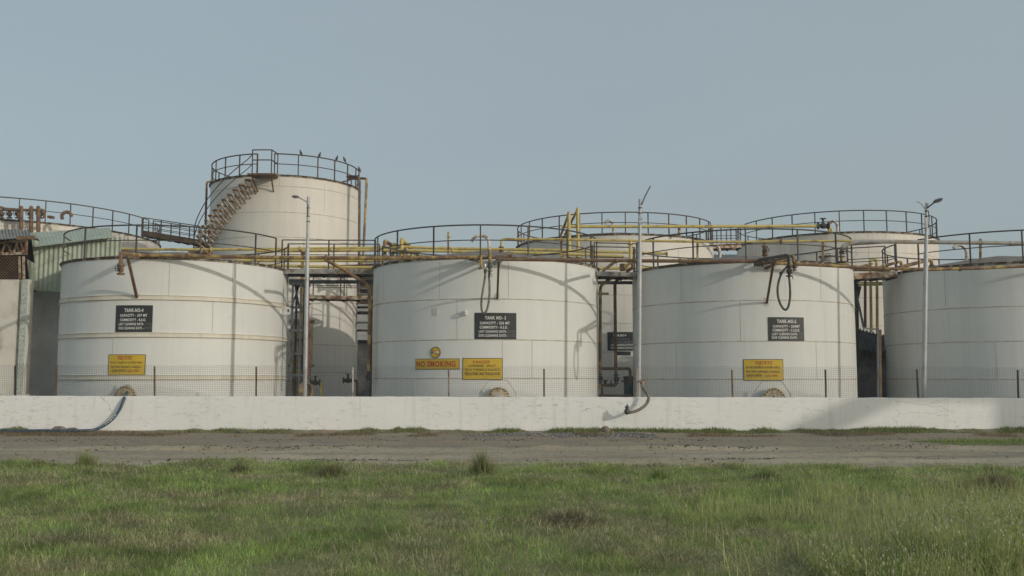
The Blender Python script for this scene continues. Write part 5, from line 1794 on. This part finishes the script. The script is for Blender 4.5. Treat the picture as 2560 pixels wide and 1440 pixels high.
# long wispy stems towards the lower right
r = np.random.RandomState(55)
n = 22000
y = 6.8 + 6.6 * r.rand(n) ** 1.25
x = y * (0.10 + 0.47 * r.rand(n))
k = (fbm(x * 1.2 + 3, y * 1.2 + 44, 3) + 0.15 * np.clip(x - 2.6 - 0.15 * (y - 7), -2.5, 1.2) > 0.46 + 0.14 * r.rand(n))
x, y = x[k], y[k]
n = len(x)
c = 1.3 * np.where((r.rand(n) < 0.62)[:, None], OLIVE * 1.2, np.where((r.rand(n) < 0.5)[:, None], STRAW * 0.75, GREEN)) * (0.7 + 0.6 * r.rand(n))[:, None]
hh = (0.08 + 0.34 * r.rand(n) ** 2.2)
parts.append(blades(x, y, field_z(x, y), hh, 0.0038 + 0.002 * r.rand(n), np.clip(np.abs(r.randn(n)) * 0.55 + .1, 0, 1.3), c, 301))
# cut straw lying flat in the field
r = np.random.RandomState(56)
n = 22000
y = 6.5 + 11 * r.rand(n)
x = (r.rand(n) * 2 - 1) * (y * 0.56)
d = np.clip((fbm(x * 1.3 + 71, y * 1.7 + 32, 4) - 0.45) * 3 + patch_field(x, y, DRYP) * 0.8, 0, 1)
k = (r.rand(n) < d) & (y < yedge(x) - 0.1)
x, y = x[k], y[k]
n = len(x)
c = np.where((r.rand(n) < 0.75)[:, None], STRAW * 0.95, BROWN) * (0.7 + 0.6 * r.rand(n))[:, None]
parts.append(blades(x, y, field_z(x, y) + 0.03 + 0.05 * r.rand(n), 0.07 + 0.26 * r.rand(n) ** 3, np.full(n, 0.006), np.full(n, 1.44), c, 302, 0.02, az=r.randn(n) * 0.8 + np.where(r.rand(n) < 0.5, 0, PI)))
gr = np_mesh('grass', *join(parts)[:3], mb_, join(parts)[3])
tag(gr, 'green and dry patchy grass covering the field in the foreground', 'grass', kind='stuff')

# grass verge on the road and weeds by the wall
parts = []
r = np.random.RandomState(77)
n = 16000
y = 22.4 + 1.9 * r.rand(n)
x = 6.5 + 10 * r.rand(n)
k = (fbm(x * 0.8 + 2, y * 1.5 + 9, 3) + 0.11 * (x - 10.2) > 0.50 + 0.1 * r.rand(n)) & (np.abs(y - 23.3) < 0.25 + 0.09 * (x - 6))
x, y = x[k], y[k]
n = len(x)
c = np.where((r.rand(n) < 0.7)[:, None], GREEN, OLIVE) * (0.7 + 0.5 * r.rand(n))[:, None]
parts.append(blades(x, y, road_z(x, y), 0.05 + 0.1 * r.rand(n), np.full(n, 0.011), np.abs(r.randn(n)) * 0.5, c, 401))
vg_ = np_mesh('road_grass', *join(parts)[:3], mb_, join(parts)[3])
tag(vg_, 'strip of grass growing on the road at the right', 'grass', kind='stuff')
parts = []
n = 42000
x = (r.rand(n) * 2 - 1) * 17
y = 27.5 - 0.55 * r.rand(n) ** 1.6
dn = fbm(x * 1.4 + 30, y * 0.8, 4)
bias = np.where(x > -0.8, 0.18, 0.11)
k = dn + bias > 0.47 + 0.1 * r.rand(n)
x, y, dn = x[k], y[k], dn[k]
n = len(x)
hh = np.clip((dn + np.where(x > -0.8, .12, .02) - 0.47) * 0.55, 0.03, 0.15) * (0.2 + 1.0 * r.rand(n) ** 1.6)
dry = (r.rand(n) < np.where(x > -0.8, 0.12, 0.4))[:, None]
c = np.where(dry, STRAW * 0.8, np.where((r.rand(n) < 0.6)[:, None], GREEN * 1.0, OLIVE * 0.9)) * (0.6 + 0.6 * r.rand(n))[:, None]
parts.append(blades(x, y, road_z(x, y), hh, 0.008 + 0.012 * r.rand(n), np.clip(np.abs(r.randn(n)) * 0.7 + .2, 0, 1.3), c, 402))
n = 16000
x = (r.rand(n) * 2 - 1) * 17
y = 26.9 - 0.75 * r.rand(n)
k = fbm(x * 0.9 + 8, y * 1.5 + 3, 3) > 0.5
x, y = x[k], y[k]
n = len(x)
c = np.where((r.rand(n) < 0.8)[:, None], np.array([0.40, 0.30, 0.17]), BROWN) * (0.6 + 0.6 * r.rand(n))[:, None]
parts.append(blades(x, y, road_z(x, y) + 0.012, 0.06 + 0.12 * r.rand(n), np.full(n, 0.010), np.full(n, 1.35), c, 403, 0.05))
wd = np_mesh('weeds', *join(parts)[:3], mb_, join(parts)[3])
tag(wd, 'low weeds and straw along the foot of the white wall', 'weeds', kind='stuff')


# tufts: plants of their own
def tuft(name, label, u, v_, n, h, rad, cols, seed, spread=0.3, w=0.007, dome=0.0):
    r = np.random.RandomState(seed)
    Yp = H * F / CT / (v_ - 946)
    xp = (u - 1280) / F * CT * Yp
    ang = r.rand(n) * 2 * PI
    rr = rad * np.abs(r.randn(n)) * 0.55
    x, y = xp + rr * np.cos(ang), Yp + rr * np.sin(ang)
    c = np.array(cols)[r.randint(0, len(cols), n)] * (0.65 + 0.6 * r.rand(n))[:, None]
    hh = h * (0.25 + 0.85 * r.rand(n) ** 1.3) * np.clip(1 - 0.35 * (rr / rad) ** 2, 0.3, 1)
    V, Fq, S, C = blades(x, y, field_z(x, y) - 0.02 + dome * np.exp(-(rr / rad) ** 2 * 1.5) * r.rand(n), hh, w * (0.7 + 0.6 * r.rand(n)), np.clip(np.abs(r.randn(n)) * spread + 0.3 * spread * rr / rad, 0, 1.4), c, seed, 0.4, az=ang + r.randn(n) * 0.5)
    z0 = float(field_z(np.array([xp]), np.array([Yp]))[0])
    o = np_mesh(name, V, Fq, S, mb_, C, False, (xp, Yp, z0))
    return tag(o, label, 'plant', 'tufts standing out of the field')


tuft('grass_tuft', 'tall upright tuft with straw-coloured tips at the road edge below TANK NO-3', 1207, 1184, 1100, 0.47, 0.21, [OLIVE, STRAW * .8, DEEP, OLIVE * .8, STRAW], 1, 0.3)
tuft('grass_tuft', 'brown bushy tuft at the road edge below the left lamp post', 838, 1188, 1300, 0.27, 0.30, [BROWN, OLIVE * .8, DEEP, STRAW * .7], 2, 0.4)
tuft('grass_tuft', 'low brown tuft at the road edge below the right part of TANK-NO-4', 608, 1184, 1000, 0.22, 0.22, [BROWN, OLIVE * .8, DEEP], 3, 0.4)
tuft('grass_tuft', 'thin green tuft at the road edge below the TANK-NO-4 boards', 225, 1166, 700, 0.36, 0.2, [OLIVE, GREEN, OLIVE], 4, 0.25)
tuft('grass_tuft', 'leafy tuft with clods at the left on the road edge', 110, 1166, 900, 0.2, 0.34, [GREEN, OLIVE * .8, BROWN], 5, 0.5)
tuft('grass_tuft', 'green tuft at the road edge below the middle lamp post', 1645, 1196, 900, 0.26, 0.24, [GREEN, OLIVE, GREEN * .8], 6, 0.3)
tuft('grass_tuft', 'dark green bushy tuft at the road edge below TANK-NO-2', 1905, 1198, 1100, 0.22, 0.34, [DEEP, GREEN, OLIVE], 7, 0.5)
tuft('hay_heap', 'brown heap of cut hay in the middle of the grass', 1425, 1306, 2400, 0.17, 0.50, [BROWN * 1.2, STRAW * .7, STRAW * .55, OLIVE * .8, BROWN], 8, 1.4, 0.006, 0.07)
tuft('hay_heap', 'brown dry clump at the right edge of the field', 2470, 1225, 2200, 0.24, 0.5, [BROWN, STRAW * .7, BROWN * 1.4, OLIVE * .7], 9, 1.2, 0.008, 0.15)


# seed-headed weeds at the lower right: stems with small pale heads
def seed_weed(label, u, v_, n, h, rad, seed):
    r = np.random.RandomState(seed)
    Yp = H * F / CT / (v_ - 946)
    xp = (u - 1280) / F * CT * Yp
    z0 = float(field_z(np.array([xp]), np.array([Yp]))[0])
    ang = r.rand(n) * 2 * PI
    rr = rad * np.sqrt(r.rand(n))
    x, y = xp + rr * np.cos(ang), Yp + rr * np.sin(ang)
    zg = field_z(x, y)
    hh = h * (0.35 + 0.75 * r.rand(n))
    c = 1.4 * np.array([OLIVE, GREEN, OLIVE * 1.1, STRAW * .8])[r.randint(0, 4, n)] * (0.65 + 0.6 * r.rand(n))[:, None]
    lean = np.clip(np.abs(r.randn(n)) * 0.45, 0, 1.3)
    A_ = blades(x, y, zg, hh, 0.004 + 0.004 * r.rand(n), lean, c, seed, 0.35)
    tips = A_[0].reshape(-1, 5, 3)[:, 4]
    # leaves up the stems and heads near the tips
    m = n * 4
    t = r.rand(m)
    bx = np.tile(x, 4) + (np.tile(tips[:, 0], 4) - np.tile(x, 4)) * t
    by = np.tile(y, 4) + (np.tile(tips[:, 1], 4) - np.tile(y, 4)) * t
    bz = np.tile(zg, 4) + (np.tile(tips[:, 2], 4) - np.tile(zg, 4)) * t
    cl = 1.4 * np.array([OLIVE, OLIVE * .85, GREEN])[r.randint(0, 3, m)] * (0.6 + 0.6 * r.rand(m))[:, None]
    B_ = blades(bx, by, bz, 0.018 + 0.025 * r.rand(m), 0.005 + 0.005 * r.rand(m), 0.3 + r.rand(m), cl, seed + 1, 0.3)
    q = r.rand(n) < 0.45
    hx, hy, hz_ = tips[q, 0], tips[q, 1], tips[q, 2]
    k = len(hx)
    ch = np.array([0.60, 0.61, 0.45]) * (0.6 + 0.6 * r.rand(k))[:, None]
    C_ = blades(hx, hy, hz_, 0.008 + 0.008 * r.rand(k), 0.006 + 0.004 * r.rand(k), r.rand(k), ch, seed + 2, 0.3)
    V, Fq, S, C = join([A_, B_, C_])
    o = np_mesh('seed_weed', V, Fq, S, mb_, C, False, (xp, Yp, z0))
    return tag(o, label, 'plant', 'pale seed-headed weeds at the lower right')


seed_weed('weed bush with pale seed heads in the bottom right corner', 2430, 1420, 2600, 0.42, 0.55, 21)
seed_weed('weed bush with pale seed heads at the bottom edge, left of the corner bush', 2200, 1445, 1800, 0.26, 0.55, 22)
seed_weed('weed bush with pale seed heads at the right edge above the corner bush', 2500, 1345, 1800, 0.36, 0.5, 23)


# gravel and mud lumps
def lumps(name, x, y, r_, colr, label, cat, seed, mat, zf=road_z):
    rr = np.random.RandomState(seed)
    n = len(x)
    base = np.array([[1, 0, 0], [0, 1, 0], [-1, 0, 0], [0, -1, 0], [0, 0, 1], [0, 0, -1]], float)
    f = np.array([[0, 1, 4], [1, 2, 4], [2, 3, 4], [3, 0, 4], [1, 0, 5], [2, 1, 5], [3, 2, 5], [0, 3, 5]])
    V = base[None] * (r_[:, None, None] * (0.6 + 0.7 * rr.rand(n, 6, 1)))
    a = rr.rand(n) * 2 * PI
    ca, sa = np.cos(a)[:, None], np.sin(a)[:, None]
    X = V[:, :, 0] * ca - V[:, :, 1] * sa + x[:, None]
    Y = V[:, :, 0] * sa + V[:, :, 1] * ca + y[:, None]
    Z = V[:, :, 2] * 0.7 + (zf(x, y) + r_ * 0.25)[:, None]
    V = np.stack([X, Y, Z], 2).reshape(-1, 3)
    Fq = (f[None] + (np.arange(n) * 6)[:, None, None]).ravel()
    C = np.repeat(colr[rr.randint(0, len(colr), n)] * (0.6 + 0.8 * rr.rand(n))[:, None], 6, axis=0)
    o = np_mesh(name, V, Fq, np.full(n * 8, 3), mat, C)
    return tag(o, label, cat, kind='stuff')


ml, nt, b = new_mat('stone_chips')
at = nt.nodes.new('ShaderNodeAttribute')
at.attribute_name = 'blade_colour'
nt.links.new(at.outputs['Color'], b.inputs['Base Color'])
b.inputs['Roughness'].default_value = 0.95
r = np.random.RandomState(5)
n = 3800
t = r.rand(n)
x = -1.2 + 5.2 * t
y = 26.3 + r.randn(n) * 0.27
k = fbm(x * 2 + 4, y * 3, 3) > 0.36 + 0.12 * r.rand(n)
lumps('gravel', x[k], y[k], 0.014 + 0.028 * r.rand(k.sum()), np.array([[.22, .21, .20], [.15, .15, .155], [.30, .28, .26], [.19, .17, .15]]), 'spread of grey gravel on the far road edge by the wall', 'gravel', 6, ml)
n = 10000
x = (r.rand(n) * 2 - 1) * 13
seg = r.randint(0, 3, n)
y = np.where(seg == 0, 21.9, np.where(seg == 1, 18.7, 24.6)) + r.randn(n) * np.where(seg == 2, 0.5, 0.11) + (vnoise(x * 0.2 + 21.6, x * 0 + 2.0) - 0.5) * 0.9
k = fbm(x * 0.5 + 14, y * 0.3, 3) > 0.47 + 0.12 * r.rand(n)
lumps('mud_clods', x[k], y[k], 0.006 + 0.030 * r.rand(k.sum()) ** 4, np.array([[.12, .105, .085], [.16, .135, .11], [.09, .08, .068]]), 'dark mud clods thrown up along the ruts of the dirt road', 'mud', 7, ml)
n = 3500
x = (r.rand(n) * 2 - 1) * 14
y = 18 + 9 * r.rand(n)
lumps('road_stones', x, y, 0.006 + 0.02 * r.rand(n) ** 3, np.array([[.2, .19, .17], [.12, .11, .10], [.28, .26, .23]]), 'small loose stones strewn over the dirt road', 'stones', 8, ml)


def stone(label, u, v_, Y, w, h, seed):
    c0 = P(u, v_, Y)
    rr = np.random.RandomState(seed)
    bm = bmesh.new()
    bmesh.ops.create_icosphere(bm, subdivisions=3, radius=1)
    for q in bm.verts:
        p = q.co
        d = 1 + 0.28 * (math.sin(p.x * 2.7 + seed) + math.sin(p.y * 3.1 + 2 * seed) + math.sin(p.z * 2.3 + seed * 3)) / 2
        d = round(d * 6) / 6 * 0.6 + d * 0.4
        q.co = Vector((p.x * w / 2 * d, p.y * w * 0.4 * d, p.z * h * d))
    me = bpy.data.meshes.new('stone')
    bm.to_mesh(me)
    bm.free()
    me.materials.append(M['stone'])
    o = bpy.data.objects.new('stone', me)
    COL.objects.link(o)
    o.location = c0
    o.location.z = max(c0.z, float(road_z(np.array([c0.x]), np.array([c0.y]))[0]) + h * 0.35)
    return tag(o, label, 'stone', 'stones at the foot of the white wall')


stone('pointed brown stone at the wall foot below the loading hose', 1512, 1075, 27.2, 0.32, 0.10, 1)
stone('larger pale stone at the wall foot left of the blue hose', 150, 1077, 27.2, 0.42, 0.10, 2)
stone('right one of the two stones beside the blue hose at the wall foot', 181, 1076, 27.15, 0.30, 0.11, 5)
stone('small flat reddish stone at the wall foot below the TANK-NO-4 tank', 604, 1084, 27.0, 0.22, 0.06, 4)

# blue hose over the wall
hz = 0.05
bh = MB()
hp = [P(318, 980, 28.75), P(315, 989, 28.1), P(311.5, 994, 27.60), P(309, 1001, 27.47), P(299, 1024, 27.40), P(283, 1046, 27.32), P(262, 1063, 27.24), P(236, 1074.5, 27.1),
               P(205, 1080, 26.95), P(160, 1082.5, 26.9), P(100, 1083.5, 26.9), P(50, 1083, 26.9), P(-40, 1084, 26.9), P(-200, 1086, 26.8)]
for q_ in hp[7:]:
    q_.z = max(q_.z, float(road_z(np.array([q_.x]), np.array([q_.y]))[0]) + 0.045)
path = spline(hp, 8)
blue = bh.tube(path, 0.043, 12).build('water_hose', 'blue_hose', None, loc=P(236, 1076, 27.1))
tag(blue, 'blue hose hanging from the TANK-NO-4 manhole over the wall and along its foot', 'hose')
for f0, f1 in ((36, 38), (39, 40), (41, 43), (44, 45), (46, 47)):
    s_ = path[f0:f1 + 1]
    mk = MB()
    for a, b2_ in zip(s_[:-1], s_[1:]):
        mk.bar(a + Vector((0, -0.043, 0.004)), b2_ + Vector((0, -0.043, 0.004)), 0.006, 0.022)
    mk.build('print_mark', 'white_letter', blue, smooth=False)
MB().ball(P(318, 975, 28.80), 0.14, 14, (1.1, 0.8, 1.25)).build('foil_wrap', 'silver', blue)


# unseen beam and pier, added to cast the soft shade band on the wall
br = thing('shade_caster', 'unseen concrete beam and pier added to shade the wall', 'shadow caster', (37, 11.5, 0))
d_ = Vector((-0.36, 1, 0))
c0 = Vector((33.35, 9.5, 8.75))
MB().bar(c0 - d_ * 2.6, c0 + d_ * 2.3, 0.35, 0.62).build('beam', 'concrete', br, smooth=False)
MB().box(35.7, 40.5, 11.2, 11.75, -0.1, 9.1).build('pier', 'concrete', br, smooth=False)
MB().box(32.2, 35.7, 11.25, 11.7, 8.44, 9.0).build('cross_arm', 'concrete', br, smooth=False)

# thin haze volume round the depot, added to lift the darkest tones
hm = bpy.data.materials.new('haze_volume')
hm.use_nodes = True
hn = hm.node_tree
hn.nodes.remove(hn.nodes['Principled BSDF'])
pv = hn.nodes.new('ShaderNodeVolumePrincipled')
pv.inputs['Color'].default_value = (0.86, 0.89, 0.92, 1)
pv.inputs['Density'].default_value = 0.0012
pv.inputs['Anisotropy'].default_value = 0.2
hn.links.new(pv.outputs[0], [n for n in hn.nodes if n.type == 'OUTPUT_MATERIAL'][0].inputs['Volume'])
hz_o = MB().box(-60, 60, -12, 90, -1.3, 14).build('haze', hm, smooth=False)
tag(hz_o, 'thin haze over the depot, added to lift the dark tones', 'haze', kind='stuff')

# ================================================================== SKY, SUN, CAMERA
w = bpy.data.worlds.new('World')
SC.world = w
w.use_nodes = True
nt = w.node_tree
bg = nt.nodes['Background']
sky = nt.nodes.new('ShaderNodeTexSky')
sky.sky_type = 'NISHITA'
sky.sun_disc = False
sky.sun_elevation = SUN_EL
sky.sun_rotation = math.atan2(SUN.x, SUN.y)
sky.air_density = 1.0
sky.dust_density = 4.5
sky.ozone_density = 1.0
# thin even haze veiling the clear-sky model
hz_n = noise(nt, coords(nt, (1.2, 1.2, 5), 'Generated'), 2.2, 5, 0.55)
hz_c = ramp(nt, hz_n, [(0.3, (4.05, 4.80, 5.08)), (0.7, (4.25, 5.0, 5.22))])
nt.links.new(mixc(nt, 0.62, sky.outputs[0], hz_c), bg.inputs['Color'])
bg.inputs['Strength'].default_value = 0.107
sl = bpy.data.lights.new('Sun', 'SUN')
sl.energy = 1.3
sl.angle = R_(0.7)
sl.color = (1.0, 0.93, 0.83)
so = bpy.data.objects.new('Sun', sl)
COL.objects.link(so)
so.rotation_euler = SUN.to_track_quat('Z', 'Y').to_euler()
cam = bpy.data.cameras.new('Camera')
cam.sensor_width = 36.0
cam.lens = 36.0 * F / 2560.0
cam.clip_start = 0.1
cam.clip_end = 6000
co = bpy.data.objects.new('Camera', cam)
COL.objects.link(co)
co.location = (0, 0, H)
co.rotation_euler = (PI / 2 + TH, 0, 0)
SC.camera = co
vs_ = SC.view_settings
vs_.view_transform = 'Standard'
vs_.look = 'None'
vs_.exposure = 0.0
vs_.gamma = 1.0
vs_.use_curve_mapping = False
